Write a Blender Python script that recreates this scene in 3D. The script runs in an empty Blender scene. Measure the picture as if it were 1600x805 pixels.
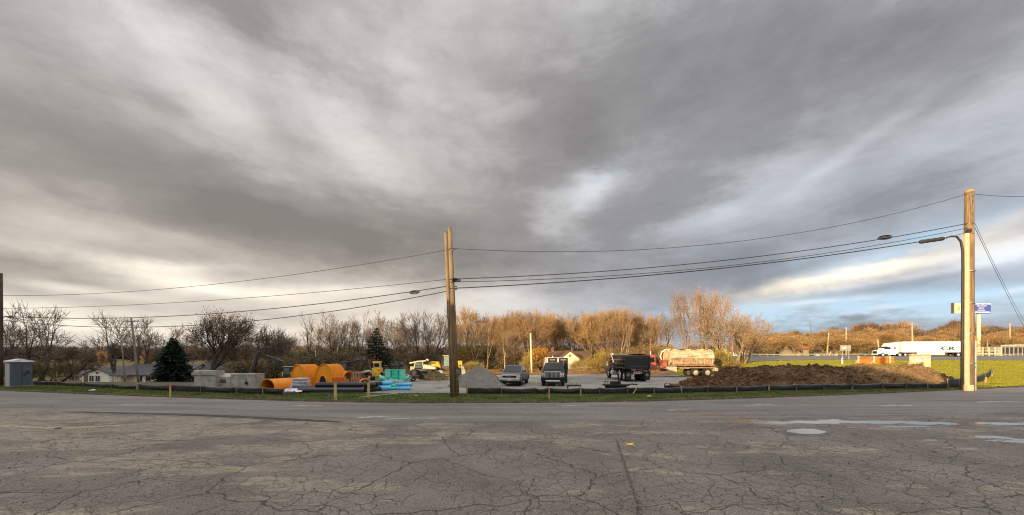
import bpy, bmesh, math, random
from mathutils import Vector, Matrix, noise
R = math.radians
PI = math.pi
S = bpy.context.scene
COL = S.collection
EYE = 2.8

# ------------------------------------------------------------------ camera
cd = bpy.data.cameras.new('camera')
cd.sensor_width = 36; cd.lens = 13.5; cd.shift_y = 0.0959
cd.clip_start = 0.1; cd.clip_end = 6000
cam = bpy.data.objects.new('camera', cd); COL.objects.link(cam)
cam.location = (0, 0, EYE); cam.rotation_euler = (R(90), 0, 0)
S.camera = cam
S.view_settings.view_transform = 'Standard'; S.view_settings.look = 'None'
S.view_settings.exposure = 0.78; S.view_settings.gamma = 1
S.cycles.max_bounces = 5; S.cycles.diffuse_bounces = 2; S.cycles.glossy_bounces = 2
S.cycles.transparent_max_bounces = 6; S.cycles.transmission_bounces = 3
S.cycles.use_denoising = True; S.cycles.filter_width = 1.15

# ------------------------------------------------------------------ node expressions
class X:
    """A float socket (or number) with arithmetic that makes Math nodes."""
    def __init__(s, nt, v): s.nt = nt; s.v = v
    def _m(s, op, *a, clamp=False):
        n = s.nt.nodes.new('ShaderNodeMath'); n.operation = op; n.use_clamp = clamp
        for i, q in enumerate((s,) + a):
            q = q.v if isinstance(q, X) else q
            if isinstance(q, (int, float)): n.inputs[i].default_value = q
            else: s.nt.links.new(q, n.inputs[i])
        return X(s.nt, n.outputs[0])
    def __add__(s, o): return s._m('ADD', o)
    __radd__ = __add__
    def __sub__(s, o): return s._m('SUBTRACT', o)
    def __rsub__(s, o): return X(s.nt, o)._m('SUBTRACT', s)
    def __mul__(s, o): return s._m('MULTIPLY', o)
    __rmul__ = __mul__
    def __truediv__(s, o): return s._m('DIVIDE', o)
    def __rtruediv__(s, o): return X(s.nt, o)._m('DIVIDE', s)
    def exp(s): return s._m('EXPONENT')
    def pow(s, o): return s._m('POWER', o)
    def max(s, o): return s._m('MAXIMUM', o)
    def min(s, o): return s._m('MINIMUM', o)
    def abs(s): return s._m('ABSOLUTE')
    def atan2(s, o): return s._m('ARCTAN2', o)
    def clamp(s): return s._m('ADD', 0.0, clamp=True)
    def step(s, a, b):
        n = s.nt.nodes.new('ShaderNodeMapRange'); n.interpolation_type = 'SMOOTHSTEP'
        n.inputs['From Min'].default_value = a; n.inputs['From Max'].default_value = b
        s.nt.links.new(s.v, n.inputs['Value']); return X(s.nt, n.outputs['Result'])

def sep(nt, vec):
    n = nt.nodes.new('ShaderNodeSeparateXYZ'); nt.links.new(vec, n.inputs[0])
    return [X(nt, n.outputs[i]) for i in range(3)]
def comb(nt, *a):
    n = nt.nodes.new('ShaderNodeCombineXYZ')
    for i, q in enumerate(a):
        q = q.v if isinstance(q, X) else q
        if isinstance(q, (int, float)): n.inputs[i].default_value = q
        else: nt.links.new(q, n.inputs[i])
    return n.outputs[0]
def mixc(nt, f, a, b, mode='MIX'):
    n = nt.nodes.new('ShaderNodeMix'); n.data_type = 'RGBA'; n.blend_type = mode
    f = f.v if isinstance(f, X) else f
    for sock, q in ((n.inputs[0], f), (n.inputs[6], a), (n.inputs[7], b)):
        if isinstance(q, (int, float)): sock.default_value = q
        elif isinstance(q, tuple): sock.default_value = (*q, 1) if len(q) == 3 else q
        else: nt.links.new(q, sock)
    return n.outputs[2]
def noi(nt, vec, scale, detail=3, rough=.5, dist=0.0, lac=2.0):
    n = nt.nodes.new('ShaderNodeTexNoise'); n.inputs['Scale'].default_value = scale
    n.inputs['Detail'].default_value = detail; n.inputs['Roughness'].default_value = rough
    n.inputs['Distortion'].default_value = dist; n.inputs['Lacunarity'].default_value = lac
    if vec is not None: nt.links.new(vec, n.inputs['Vector'])
    return X(nt, n.outputs['Fac'])
def vscale(nt, vec, s, off=(0, 0, 0), rotz=0):
    n = nt.nodes.new('ShaderNodeMapping'); n.inputs['Scale'].default_value = s
    n.inputs['Location'].default_value = off; n.inputs['Rotation'].default_value = (0, 0, rotz)
    nt.links.new(vec, n.inputs['Vector']); return n.outputs[0]

# ------------------------------------------------------------------ sun and sky
SUN_EL = R(11.5); SUN_DIR = Vector((-math.sin(R(38)) * math.cos(SUN_EL), -math.cos(R(38)) * math.cos(SUN_EL), math.sin(SUN_EL)))
sl = bpy.data.lights.new('sun', 'SUN'); sl.energy = 4.8; sl.angle = R(0.5); sl.color = (1.0, 0.77, 0.47)
sun = bpy.data.objects.new('sun', sl); COL.objects.link(sun)
sun.rotation_euler = (-SUN_DIR).to_track_quat('-Z', 'Y').to_euler(); sun.location = (0, 0, 60)

W = bpy.data.worlds.new('World'); S.world = W; W.use_nodes = True
nt = W.node_tree; nt.nodes.clear()
out = nt.nodes.new('ShaderNodeOutputWorld'); bg = nt.nodes.new('ShaderNodeBackground')
nt.links.new(bg.outputs[0], out.inputs[0]); bg.inputs['Strength'].default_value = 0.1
sky = nt.nodes.new('ShaderNodeTexSky'); sky.sky_type = 'NISHITA'; sky.sun_disc = False
sky.sun_elevation = SUN_EL; sky.sun_rotation = math.atan2(SUN_DIR.x, SUN_DIR.y)
tc = nt.nodes.new('ShaderNodeTexCoord'); D = tc.outputs['Generated']
x, y, z = sep(nt, D)
hyp = (x * x + y * y)._m('SQRT').max(.001)
az = x.atan2(y); el = z.atan2(hyp)
# a flat cloud deck seen in perspective, its rolls running away from the viewer and a little to the right
zz = z.max(0.0) + .30
pl = comb(nt, x / zz, y / zz, 0.0)
wrp = nt.nodes.new('ShaderNodeTexNoise'); wrp.inputs['Scale'].default_value = .8; wrp.inputs['Detail'].default_value = 3
nt.links.new(pl, wrp.inputs['Vector'])
wv = nt.nodes.new('ShaderNodeVectorMath'); wv.operation = 'MULTIPLY_ADD'
nt.links.new(wrp.outputs['Color'], wv.inputs[0]); wv.inputs[1].default_value = (.6, .6, 0); nt.links.new(pl, wv.inputs[2])
P = wv.outputs[0]
big = noi(nt, vscale(nt, P, (1, .8, 1), (3.1, .4, 0), R(12)), .85, 4, .5)
mid = noi(nt, vscale(nt, P, (1, .8, 1), (7.3, 2.2, 0), R(12)), 2.6, 6, .6)
wisp = noi(nt, vscale(nt, P, (1, .8, 1), (1.7, 9.1, 0), R(20)), 7.0, 6, .6)
# angular break-up so that the masks below get ragged edges
ang = comb(nt, az, el * 1.8, 0.0)
rag = noi(nt, ang, 5.0, 7, .62)
puff = noi(nt, vscale(nt, ang, (1, 1.4, 1), (5.3, 1.7, 0), R(-14)), 1.35, 7, .53, .2)
puff2 = noi(nt, vscale(nt, ang, (1, 1.25, 1), (1.3, 6.7, 0), R(10)), 5.0, 7, .62, .5)
rag2 = noi(nt, vscale(nt, ang, (1, 1.7, 1), (2, 5, 0)), 5.2, 7, .62)
def sph(px, py):
    u = (px - 800) / 600; v = (556 - py) / 600
    return math.atan(u), math.atan(v / math.sqrt(1 + u * u))
def blob(px, py, rx, ry, rot=0.0, k=.62):
    """soft ragged mask round one direction of the sky; sizes in photo pixels at that place"""
    a0, e0 = sph(px, py)
    u = (px - 800) / 600; v = (556 - py) / 600
    sa = 1 / (600 * (1 + u * u)); se = 1 / (600 * math.sqrt(1 + u * u) * (1 + v * v / (1 + u * u)))
    A = (az - a0) * (1 / (rx * sa)) + (rag - .5) * (k * 3.4); E = (el - e0) * (1 / (ry * se)) + (rag2 - .5) * (k * 3.4)
    c, s_ = math.cos(rot), math.sin(rot)
    # rot turns the long axis: positive = rising to the right
    kx = rx * 1.0; ky = ry * 1.0
    if rot:
        A1 = (az - a0) * (1 / sa); E1 = (el - e0) * (1 / se)
        A = (A1 * c + E1 * s_) * (1 / rx) + (rag - .5) * (k * 3.4)
        E = (E1 * c - A1 * s_) * (1 / ry) + (rag2 - .5) * (k * 3.4)
    return ((A * A + E * E) * -1.0).exp()
L = (big - .5) * .09 + (mid - .5) * .11 + (wisp - .5) * .05 + (rag - .5) * .11 + (puff - .5) * .48 + (puff2 - .5) * .17 + .29
for (px, py, rx, ry, rot, amp) in SKYB if 'SKYB' in globals() else (
        (310, 140, 190, 55, R(-33), .13), (530, 205, 160, 60, R(-30), .10), (150, 70, 120, 50, R(-30), .04), (60, 230, 150, 60, R(-20), .03),
        (700, 90, 110, 190, 0, .08), (130, 350, 240, 34, R(-4), .07), (400, 330, 330, 50, R(-8), -.09), (150, 290, 200, 40, R(-8), -.03),
        (360, 20, 260, 55, R(-12), -.10), (600, 380, 300, 50, R(0), -.07), (30, 400, 120, 22, 0, -.05), (200, 395, 160, 10, R(-4), -.05),
        (240, 425, 200, 20, R(-6), .20), (60, 480, 260, 20, 0, .20), (120, 520, 300, 22, 0, .22), (420, 470, 200, 14, 0, .12), (460, 515, 260, 18, 0, .17), (250, 500, 120, 9, 0, -.05), (290, 418, 90, 10, R(6), .16), (150, 455, 120, 8, R(-3), .14), (520, 455, 110, 9, R(4), .13), (380, 470, 90, 8, 0, -.08), (90, 440, 90, 7, 0, -.08), (620, 500, 90, 12, 0, .10), (760, 480, 200, 24, 0, .12), (290, 445, 120, 9, R(-4), .12),
        (925, 290, 48, 26, R(20), .26), (880, 345, 42, 55, R(60), .13), (1020, 140, 260, 120, R(20), -.15), (1150, 245, 260, 55, R(26), -.13), (1350, 60, 240, 90, 0, -.08), (1400, 210, 170, 90, 0, -.09), (1250, 330, 150, 40, 0, -.06), (600, 330, 240, 60, R(-10), -.04), (820, 300, 60, 70, 0, -.04),
        (1330, 235, 110, 13, R(24), .07), (1480, 200, 120, 45, R(24), .03), (1560, 60, 180, 70, 0, -.05), (1080, 350, 170, 36, R(8), .09), (1000, 400, 140, 22, R(8), -.03),
        (1340, 325, 280, 32, R(10), -.08), (1240, 290, 120, 30, R(20), -.03), (1330, 424, 90, 15, R(10), .30), (1430, 408, 110, 16, R(8), .30), (1235, 446, 80, 12, R(8), .26), (1555, 398, 80, 20, R(4), .26), (1400, 436, 150, 6, R(4), .10),
        (1180, 482, 150, 12, 0, .16), (1480, 468, 200, 6, R(3), .26), (1300, 470, 100, 5, 0, .18), (1400, 505, 260, 14, 0, -.06), (1560, 350, 100, 16, R(8), .12), (1540, 60, 160, 90, R(30), -.02)):
    L = L + blob(px, py, rx, ry, rot, 1.0 if (py > 370 and px > 1100) else .62) * amp
L = L.max(.10).min(.95)
# colour: neutral-warm overhead, cream where lit near the horizon on the left, slate blue on the right
cr = nt.nodes.new('ShaderNodeValToRGB'); nt.links.new(L.v, cr.inputs[0]); el_ = cr.color_ramp.elements
el_[0].position = .05; el_[0].color = (.12, .115, .116, 1); el_[1].position = .95; el_[1].color = (.92, .90, .86, 1)
for p_, c_ in ((.22, (.198, .191, .190)), (.40, (.392, .383, .380)), (.65, (.67, .65, .62))):
    e_ = el_.new(p_); e_.color = (*c_, 1)
cloud = cr.outputs[0]
low = 1.0 - el.step(R(4), R(36))
warm = (low * (1.0 - az.step(R(-20), R(10)))).clamp() * .80 + .04
cream = (blob(1390, 414, 240, 24, R(8)) * .8 + blob(1215, 450, 130, 12, R(8)) * .6).min(1.0)
cloud = mixc(nt, (warm + cream).clamp(), cloud, mixc(nt, 1.0, cloud, (1.08, .985, .84), 'MULTIPLY'))
blue = (az.step(R(-6), R(36)) * (1.0 - el.step(R(8), R(32)) * .62)).clamp() * (1.0 - cream) * .85
cloud = mixc(nt, blue, cloud, mixc(nt, 1.0, cloud, (.87, .99, 1.16), 'MULTIPLY'))
# thin gaps where clear sky shows between the clouds, low on the right
gap = ((blob(1250, 490, 260, 22, 0) + blob(1500, 470, 260, 26, 0) + blob(925, 290, 50, 22, R(20)) * .22 + blob(1400, 385, 160, 16, R(10)) * .7
       + blob(1290, 395, 120, 10, R(10)) * .4) * ((rag2 - .40) * 4.5).clamp() * 1.5).clamp()
clear = mixc(nt, .72, mixc(nt, 1.0, sky.outputs[0], (.75, .75, .75), 'MULTIPLY'), (3.1, 4.6, 6.2))
# extra brightness added overhead and behind the viewer, out of view, lifting shaded ground
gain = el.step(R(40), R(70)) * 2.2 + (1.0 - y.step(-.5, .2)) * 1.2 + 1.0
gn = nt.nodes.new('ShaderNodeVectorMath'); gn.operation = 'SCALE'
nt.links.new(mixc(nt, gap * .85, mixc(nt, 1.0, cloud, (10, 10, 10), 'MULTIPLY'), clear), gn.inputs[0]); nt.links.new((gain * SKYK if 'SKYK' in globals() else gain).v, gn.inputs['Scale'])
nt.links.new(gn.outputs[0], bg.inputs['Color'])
W.cycles.sampling_method = 'MANUAL'; W.cycles.sample_map_resolution = 512

# ------------------------------------------------------------------ materials
MATS = {}
def mat(name, col, rough=.7, metal=0.0, var=.12, vscale_=3.0, bump=0.0, bscale=20, spec=.4, grime=None, coord='Object', coat=0):
    """a plain surface with uneven tone (var), optional dirt colour and bump"""
    if name in MATS: return MATS[name]
    m = bpy.data.materials.new(name); m.use_nodes = True; t = m.node_tree
    b = t.nodes['Principled BSDF']; b.inputs['Roughness'].default_value = rough; b.inputs['Metallic'].default_value = metal
    b.inputs['Specular IOR Level'].default_value = spec
    if coat: b.inputs['Coat Weight'].default_value = coat
    c = t.nodes.new('ShaderNodeTexCoord').outputs[coord]
    n = noi(t, c, vscale_, 5, .6)
    lo = tuple(max(0, q * (1 - 2.2 * var)) for q in col); hi = tuple(min(1, q * (1 + 2.2 * var)) for q in col)
    o = mixc(t, n.step(.25, .75), lo, hi)
    if grime:
        o = mixc(t, noi(t, c, vscale_ * 1.9, 6, .65).step(grime[1], grime[1] + .22), o, grime[0])
    t.links.new(o, b.inputs['Base Color'])
    if bump:
        bp = t.nodes.new('ShaderNodeBump'); bp.inputs['Strength'].default_value = bump; bp.inputs['Distance'].default_value = .03
        t.links.new(noi(t, c, bscale, 4, .6).v, bp.inputs['Height']); t.links.new(bp.outputs[0], b.inputs['Normal'])
    MATS[name] = m; return m

def gd0(px, py):
    Y = 600 * EYE / (py - 556); return ((px - 800) * Y / 600, Y)
def asphalt(name, kind):
    m = bpy.data.materials.new(name); m.use_nodes = True; t = m.node_tree
    b = t.nodes['Principled BSDF']; b.inputs['Specular IOR Level'].default_value = .35
    c = t.nodes.new('ShaderNodeTexCoord').outputs['Object']
    cx, cy, cz = sep(t, c)
    fine = noi(t, c, 26, 3, .8); grit = noi(t, c, 11, 3, .7)
    if kind == 'lot':
        base = mixc(t, noi(t, c, .35, 5, .55).step(.3, .7), (.145, .126, .110), (.225, .198, .172))
        # worn pale patches, long and ragged
        p1 = noi(t, vscale(t, c, (.55, 1.5, 1), (4.2, 1, 0)), .42, 6, .62)
        p2 = noi(t, vscale(t, c, (.8, 1.7, 1), (14, 5, 0)), 1.3, 5, .6)
        leftness = 1.0 - cx.step(-11, 2)
        far = cy.step(9.5, 13)
        pale = (p1 + leftness * .085 + far * .05).step(.575, .625)
        base = mixc(t, pale * (.25 + .75 * noi(t, vscale(t, c, (1, 2.2, 1)), 2.2, 5, .65).step(.40, .60)) * .8, base, (.35, .295, .215))
        base = mixc(t, p2.step(.67, .71) * .5, base, (.34, .30, .235))
        base = mixc(t, noi(t, c, .8, 4, .6).step(.56, .72) * .4, base, (.11, .095, .082))
    else:
        base = mixc(t, noi(t, vscale(t, c, (.10, .9, 1)), 1.0, 5, .6).step(.3, .7), (.135, .122, .112), (.225, .205, .190))
        base = mixc(t, noi(t, vscale(t, c, (.05, 1.2, 1), (3, 7, 0)), 1.0, 4, .5).step(.55, .72) * .5, base, (.10, .09, .085))
    base = mixc(t, fine.step(.34, .66), mixc(t, 1.0, base, (.50, .49, .48), 'MULTIPLY'), mixc(t, 1.0, base, (1.38, 1.36, 1.32), 'MULTIPLY'))
    base = mixc(t, grit.step(.58, .72) * .4, base, (.40, .36, .30))
    # cracks: Voronoi cell borders, pushed about by noise, present only where the surface is tired
    def warp(amp, sc):
        q = t.nodes.new('ShaderNodeTexNoise'); q.inputs['Scale'].default_value = sc; q.inputs['Detail'].default_value = 4
        t.links.new(c, q.inputs['Vector'])
        v = t.nodes.new('ShaderNodeVectorMath'); v.operation = 'MULTIPLY_ADD'; t.links.new(q.outputs['Color'], v.inputs[0])
        v.inputs[1].default_value = (amp, amp, 0); t.links.new(c, v.inputs[2]); return v.outputs[0]
    def crack(sc, w, amp, wsc, flat=True):
        v = t.nodes.new('ShaderNodeTexVoronoi'); v.feature = 'DISTANCE_TO_EDGE'; v.voronoi_dimensions = '2D'
        v.inputs['Scale'].default_value = sc; t.links.new(warp(amp, wsc), v.inputs['Vector'])
        return 1.0 - X(t, v.outputs['Distance']).step(w * .35, w)
    if kind == 'lot':
        where = (noi(t, c, .33, 3, .5) + cx.step(-3, 4) * .12 - cy.step(11, 15) * .05).step(.44, .56)
        k = crack(1.5, .022, .45, 1.8) * where * noi(t, c, .9, 2, .5).step(.34, .50)
        k = k.max(crack(3.1, .045, .25, 4.0) * noi(t, c, .6, 2, .5).step(.38, .50) * .8)
        k = k.max(crack(.38, .011, 1.1, 1.0))
    else:
        k = crack(.22, .006, 1.6, .8) * .7
    base = mixc(t, k * .80, base, (.034, .028, .023))
    # standing water and damp margins, in the low strip beside the road on the right
    pud = None
    for (px_, py_, wx, wy) in ((1205, 661, 60, 3.2), (1290, 659, 75, 3.4), (1375, 659.5, 65, 3.2), (1450, 661.5, 55, 2.6), (1160, 657, 30, 1.6), (1560, 662, 45, 2.4), (1650, 662, 60, 2.6), (1545, 683, 30, 2.6), (1600, 689.5, 48, 3.6), (1680, 691, 60, 4), (1455, 688, 20, 1.1), (1090, 648, 40, 1.4), (1160, 650.5, 35, 1.2), (1420, 667, 40, 1.0)):
        X0_, Y0_ = gd0(px_, py_); sx_ = wx * Y0_ / 600; sy_ = wy * Y0_ * Y0_ / (600 * 2.8)
        e_ = 1.0 - (((cx - X0_) * (1 / sx_)).pow(2) + ((cy - Y0_) * (1 / sy_)).pow(2))
        pud = e_ if pud is None else pud.max(e_)
    rgn = (noi(t, vscale(t, c, (.55, 1.3, 1)), 1.5, 6, .62) - .5) * 5.2
    pm = pud.max(-3.0) + rgn
    damp = pm.step(-1.5, .2); water = pm.step(-.05, .35)
    base = mixc(t, damp * .55, base, mixc(t, 1.0, base, (.42, .41, .41), 'MULTIPLY'))
    base = mixc(t, water, base, (.05, .047, .043))
    t.links.new(base, b.inputs['Base Color'])
    wet = noi(t, c, .22, 4, .5)
    rgh = (.88 if kind == 'lot' else .70) - (wet.step(.52, .75) * (.08 if kind == 'lot' else .16))
    rgh = rgh - damp * .36; rgh = rgh * (1.0 - water) + water * .09
    t.links.new(rgh.v, b.inputs['Roughness']); t.links.new((water * .65 + .35).v, b.inputs['Specular IOR Level']); t.links.new((water * .9 + 1.5).v, b.inputs['IOR'])
    bp = t.nodes.new('ShaderNodeBump'); bp.inputs['Strength'].default_value = .55; bp.inputs['Distance'].default_value = .012
    t.links.new(((fine * .6 + grit * .4 - k * 1.5) * (1.0 - water * .98)).v, bp.inputs['Height']); t.links.new(bp.outputs[0], b.inputs['Normal'])
    return m

def earth(name, cols, sc, rough=.95, bump=.6, bscale=9, stretch=(1, 1, 1), fleck=None):
    m = bpy.data.materials.new(name); m.use_nodes = True; t = m.node_tree
    b = t.nodes['Principled BSDF']; b.inputs['Roughness'].default_value = rough; b.inputs['Specular IOR Level'].default_value = .15
    c = vscale(t, t.nodes.new('ShaderNodeTexCoord').outputs['Object'], stretch)
    o = mixc(t, noi(t, c, sc, 5, .6).step(.34, .66), cols[0], cols[1])
    if len(cols) > 2: o = mixc(t, noi(t, c, sc * 3.7, 5, .65).step(.52, .66), o, cols[2])
    if fleck: o = mixc(t, noi(t, c, bscale * 1.7, 3, .7).step(.60, .72), o, fleck)
    o = mixc(t, noi(t, c, bscale * 2.5, 2, .7).step(.3, .7), mixc(t, 1.0, o, (.75, .75, .75), 'MULTIPLY'), mixc(t, 1.0, o, (1.25, 1.25, 1.25), 'MULTIPLY'))
    t.links.new(o, b.inputs['Base Color'])
    bp = t.nodes.new('ShaderNodeBump'); bp.inputs['Strength'].default_value = bump; bp.inputs['Distance'].default_value = .08
    t.links.new(noi(t, c, bscale, 5, .65).v, bp.inputs['Height']); t.links.new(bp.outputs[0], b.inputs['Normal'])
    return m

def leafmat(name, cols, trans=.25, rough=.6):
    """leaf or grass-blade surface; tone varies from leaf to leaf"""
    m = bpy.data.materials.new(name); m.use_nodes = True; t = m.node_tree
    b = t.nodes['Principled BSDF']; b.inputs['Roughness'].default_value = rough; b.inputs['Specular IOR Level'].default_value = .15
    g = t.nodes.new('ShaderNodeNewGeometry'); rd = X(t, g.outputs['Random Per Island'])
    o = mixc(t, rd.step(.1, .9), cols[0], cols[1])
    if len(cols) > 2: o = mixc(t, rd.step(.82, .86), o, cols[2])
    c = t.nodes.new('ShaderNodeTexCoord').outputs['Object']
    o = mixc(t, noi(t, c, .7, 3).step(.3, .7), mixc(t, 1.0, o, (.74, .74, .74), 'MULTIPLY'), mixc(t, 1.0, o, (1.22, 1.2, 1.15), 'MULTIPLY'))
    t.links.new(o, b.inputs['Base Color'])
    if trans:
        tr = t.nodes.new('ShaderNodeBsdfTranslucent'); t.links.new(o, tr.inputs[0])
        ms = t.nodes.new('ShaderNodeMixShader'); ms.inputs[0].default_value = trans
        t.links.new(b.outputs[0], ms.inputs[1]); t.links.new(tr.outputs[0], ms.inputs[2])
        t.links.new(ms.outputs[0], t.nodes['Material Output'].inputs[0])
    return m

# ------------------------------------------------------------------ mesh builder
class MB:
    def __init__(s): s.v = []; s.f = []
    def add(s, vs, fs):
        n = len(s.v); s.v.extend(vs); s.f.extend(tuple(i + n for i in f) for f in fs); return s
    def box(s, c, d, rz=0, ry=0, rx=0):
        M = Matrix.Translation(c) @ Matrix.Rotation(rz, 4, 'Z') @ Matrix.Rotation(ry, 4, 'Y') @ Matrix.Rotation(rx, 4, 'X')
        vs = [M @ Vector((a * d[0] / 2, b * d[1] / 2, e * d[2] / 2)) for a in (-1, 1) for b in (-1, 1) for e in (-1, 1)]
        return s.add([tuple(q) for q in vs], [(0, 1, 3, 2), (4, 6, 7, 5), (0, 4, 5, 1), (2, 3, 7, 6), (0, 2, 6, 4), (1, 5, 7, 3)])
    def hull8(s, a, b):
        """box between two quads a and b (4 points each, same winding)"""
        return s.add(list(a) + list(b), [(3, 2, 1, 0), (4, 5, 6, 7)] + [(i, (i + 1) % 4, 4 + (i + 1) % 4, 4 + i) for i in range(4)])
    def cyl(s, p0, p1, r0, r1=None, n=12, caps=True):
        r1 = r0 if r1 is None else r1
        p0, p1 = Vector(p0), Vector(p1); d = (p1 - p0).normalized()
        u = d.orthogonal().normalized(); w = d.cross(u)
        vs = []
        for p, r in ((p0, r0), (p1, r1)):
            vs += [tuple(p + (u * math.cos(2 * PI * i / n) + w * math.sin(2 * PI * i / n)) * r) for i in range(n)]
        fs = [(i, (i + 1) % n, n + (i + 1) % n, n + i) for i in range(n)]
        if caps: fs += [tuple(range(n - 1, -1, -1)), tuple(range(n, 2 * n))]
        return s.add(vs, fs)
    def ring(s, c, axis, ro, ri, w, n=20):
        """a tyre or pipe: tube of outer radius ro, inner ri, length w along axis, centred on c"""
        c, d = Vector(c), Vector(axis).normalized(); u = d.orthogonal().normalized(); q = d.cross(u)
        prof = [(ri, -w / 2), (ro * .97, -w / 2), (ro, -w / 2 * .75), (ro, w / 2 * .75), (ro * .97, w / 2), (ri, w / 2)]
        vs = []; m = len(prof)
        for i in range(n):
            a = 2 * PI * i / n; e = u * math.cos(a) + q * math.sin(a)
            vs += [tuple(c + e * r + d * h) for r, h in prof]
        fs = [(i * m + j, i * m + (j + 1) % m, ((i + 1) % n) * m + (j + 1) % m, ((i + 1) % n) * m + j) for i in range(n) for j in range(m)]
        return s.add(vs, fs)
    def tube(s, pts, r, n=6, caps=True):
        pts = [Vector(p) for p in pts]; k = len(pts); rr = r if isinstance(r, (list, tuple)) else [r] * k
        vs = []; u = None
        for i, p in enumerate(pts):
            d = (pts[min(i + 1, k - 1)] - pts[max(i - 1, 0)]).normalized()
            u = d.orthogonal().normalized() if u is None else (u - d * u.dot(d)).normalized()
            w = d.cross(u)
            vs += [tuple(p + (u * math.cos(2 * PI * j / n) + w * math.sin(2 * PI * j / n)) * rr[i]) for j in range(n)]
        fs = [(i * n + j, i * n + (j + 1) % n, (i + 1) * n + (j + 1) % n, (i + 1) * n + j) for i in range(k - 1) for j in range(n)]
        if caps: fs += [tuple(range(n - 1, -1, -1)), tuple(range((k - 1) * n, k * n))]
        return s.add(vs, fs)
    def prism(s, prof, a, b, axis='x'):
        """closed profile (list of 2D points) extruded along axis from a to b; profile is (y,z) for x, (x,z) for y, (x,y) for z"""
        n = len(prof)
        def P(t, p): return (t, p[0], p[1]) if axis == 'x' else (p[0], t, p[1]) if axis == 'y' else (p[0], p[1], t)
        vs = [P(a, p) for p in prof] + [P(b, p) for p in prof]
        return s.add(vs, [(i, (i + 1) % n, n + (i + 1) % n, n + i) for i in range(n)] + [tuple(range(n - 1, -1, -1)), tuple(range(n, 2 * n))])
    def build(s, name, m=None, parent=None, bevel=0, smooth=False, loc=None, rotz=0, fix=True):
        me = bpy.data.meshes.new(name); me.from_pydata([tuple(q) for q in s.v], [], s.f)
        if fix and len(s.f) < 60000:
            bm = bmesh.new(); bm.from_mesh(me); bmesh.ops.recalc_face_normals(bm, faces=bm.faces); bm.to_mesh(me); bm.free()
        if smooth: me.polygons.foreach_set('use_smooth', [True] * len(me.polygons))
        if m: me.materials.append(m)
        o = bpy.data.objects.new(name, me); COL.objects.link(o)
        if parent: o.parent = parent
        if loc: o.location = loc
        if rotz: o.rotation_euler = (0, 0, rotz)
        if bevel:
            bv = o.modifiers.new('bevel', 'BEVEL'); bv.width = bevel; bv.segments = 2; bv.limit_method = 'ANGLE'; bv.angle_limit = R(35)
        return o
def tag(o, label=None, cat=None, group=None, kind=None):
    if label: o['label'] = label
    if cat: o['category'] = cat
    if group: o['group'] = group
    if kind: o['kind'] = kind
    return o
def thing(name, label, cat, loc=(0, 0, 0), rotz=0, group=None):
    o = bpy.data.objects.new(name, None); COL.objects.link(o); o.location = loc; o.rotation_euler = (0, 0, rotz)
    o.empty_display_size = .3
    return tag(o, label, cat, group)
def dup(root, loc, rotz=0, label=None, scale=None, group=None):
    kids = {}
    for q in bpy.data.objects:
        if q.parent: kids.setdefault(q.parent.name, []).append(q)
    def cp(o, par):
        c = o.copy(); COL.objects.link(c)
        if par: c.parent = par
        for k in kids.get(o.name, ()): cp(k, c)
        return c
    r = cp(root, None); r.location = loc; r.rotation_euler = (0, 0, rotz)
    if label: r['label'] = label
    if group: r['group'] = group
    if scale: r.scale = scale if isinstance(scale, tuple) else (scale,) * 3
    return r
def at(px, Y): return (px - 800) * Y / 600            # photo column at depth Y -> X in metres
def zof(py, Y): return EYE - (py - 556) * Y / 600     # photo row at depth Y -> height
def gd(px, py):                                       # point on the flat ground seen at that pixel
    Y = 600 * EYE / (py - 556); return (at(px, Y), Y)

# ------------------------------------------------------------------ terrain
def ss(a, b, t):
    t = max(0, min(1, (t - a) / (b - a))); return t * t * (3 - 2 * t)
HIGH = lambda X_: ss(34, 50, X_)
def g(X_, Y_):
    z_ = -3.8 * ss(36, 88, Y_) * (1 - ss(-40, -8, X_))
    up = 0
    if Y_ > 34:
        up = 1.75 * ss(34, 82, Y_) if Y_ < 82 else (1.75 + .85 * (Y_ - 82) / 30 if Y_ < 112 else 2.6 if Y_ < 130 else 2.6 + 4.5 * ss(130, 240, Y_))
    z_ += up * ss(22, 55, X_ - (Y_ - 60) * .25 if Y_ > 60 else X_)
    if z_ and Y_ > 36: z_ += .12 * noise.noise((X_ * .12, Y_ * .12, 0)) * ss(36, 60, Y_)
    return z_
def sheet(name, pts_fn, nu, nv, off, m, kind='structure', jit=0):
    """pts_fn(u, v) -> (X, Y); follows the terrain, off metres above it"""
    b = MB(); vs = []
    for i in range(nu + 1):
        for j in range(nv + 1):
            X_, Y_ = pts_fn(i / nu, j / nv); vs.append((X_, Y_, g(X_, Y_) + off))
    fs = [(i * (nv + 1) + j, (i + 1) * (nv + 1) + j, (i + 1) * (nv + 1) + j + 1, i * (nv + 1) + j + 1) for i in range(nu) for j in range(nv)]
    b.add(vs, fs); o = b.build(name, m, smooth=True, fix=False); return tag(o, kind=kind)
def lerp_poly(poly, X_):
    for (x0, y0), (x1, y1) in zip(poly, poly[1:]):
        if X_ <= x1 or (x1, y1) == poly[-1]:
            t = (X_ - x0) / (x1 - x0); return y0 + (y1 - y0) * t
    return poly[-1][1]
def smooth_poly(poly, X_, w=5):
    return sum(lerp_poly(poly, X_ + d) for d in (-w, -w / 2, 0, w / 2, w)) / 5
VERGE = [(-130, 58), (-70, 40), (-40, 30.6), (-27, 26.9), (-16, 24.3), (-7.6, 22.8), (0, 22.8), (8, 23.5), (17, 25.6), (29.5, 29.2), (45, 34.2), (80, 46), (150, 72)]
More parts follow.
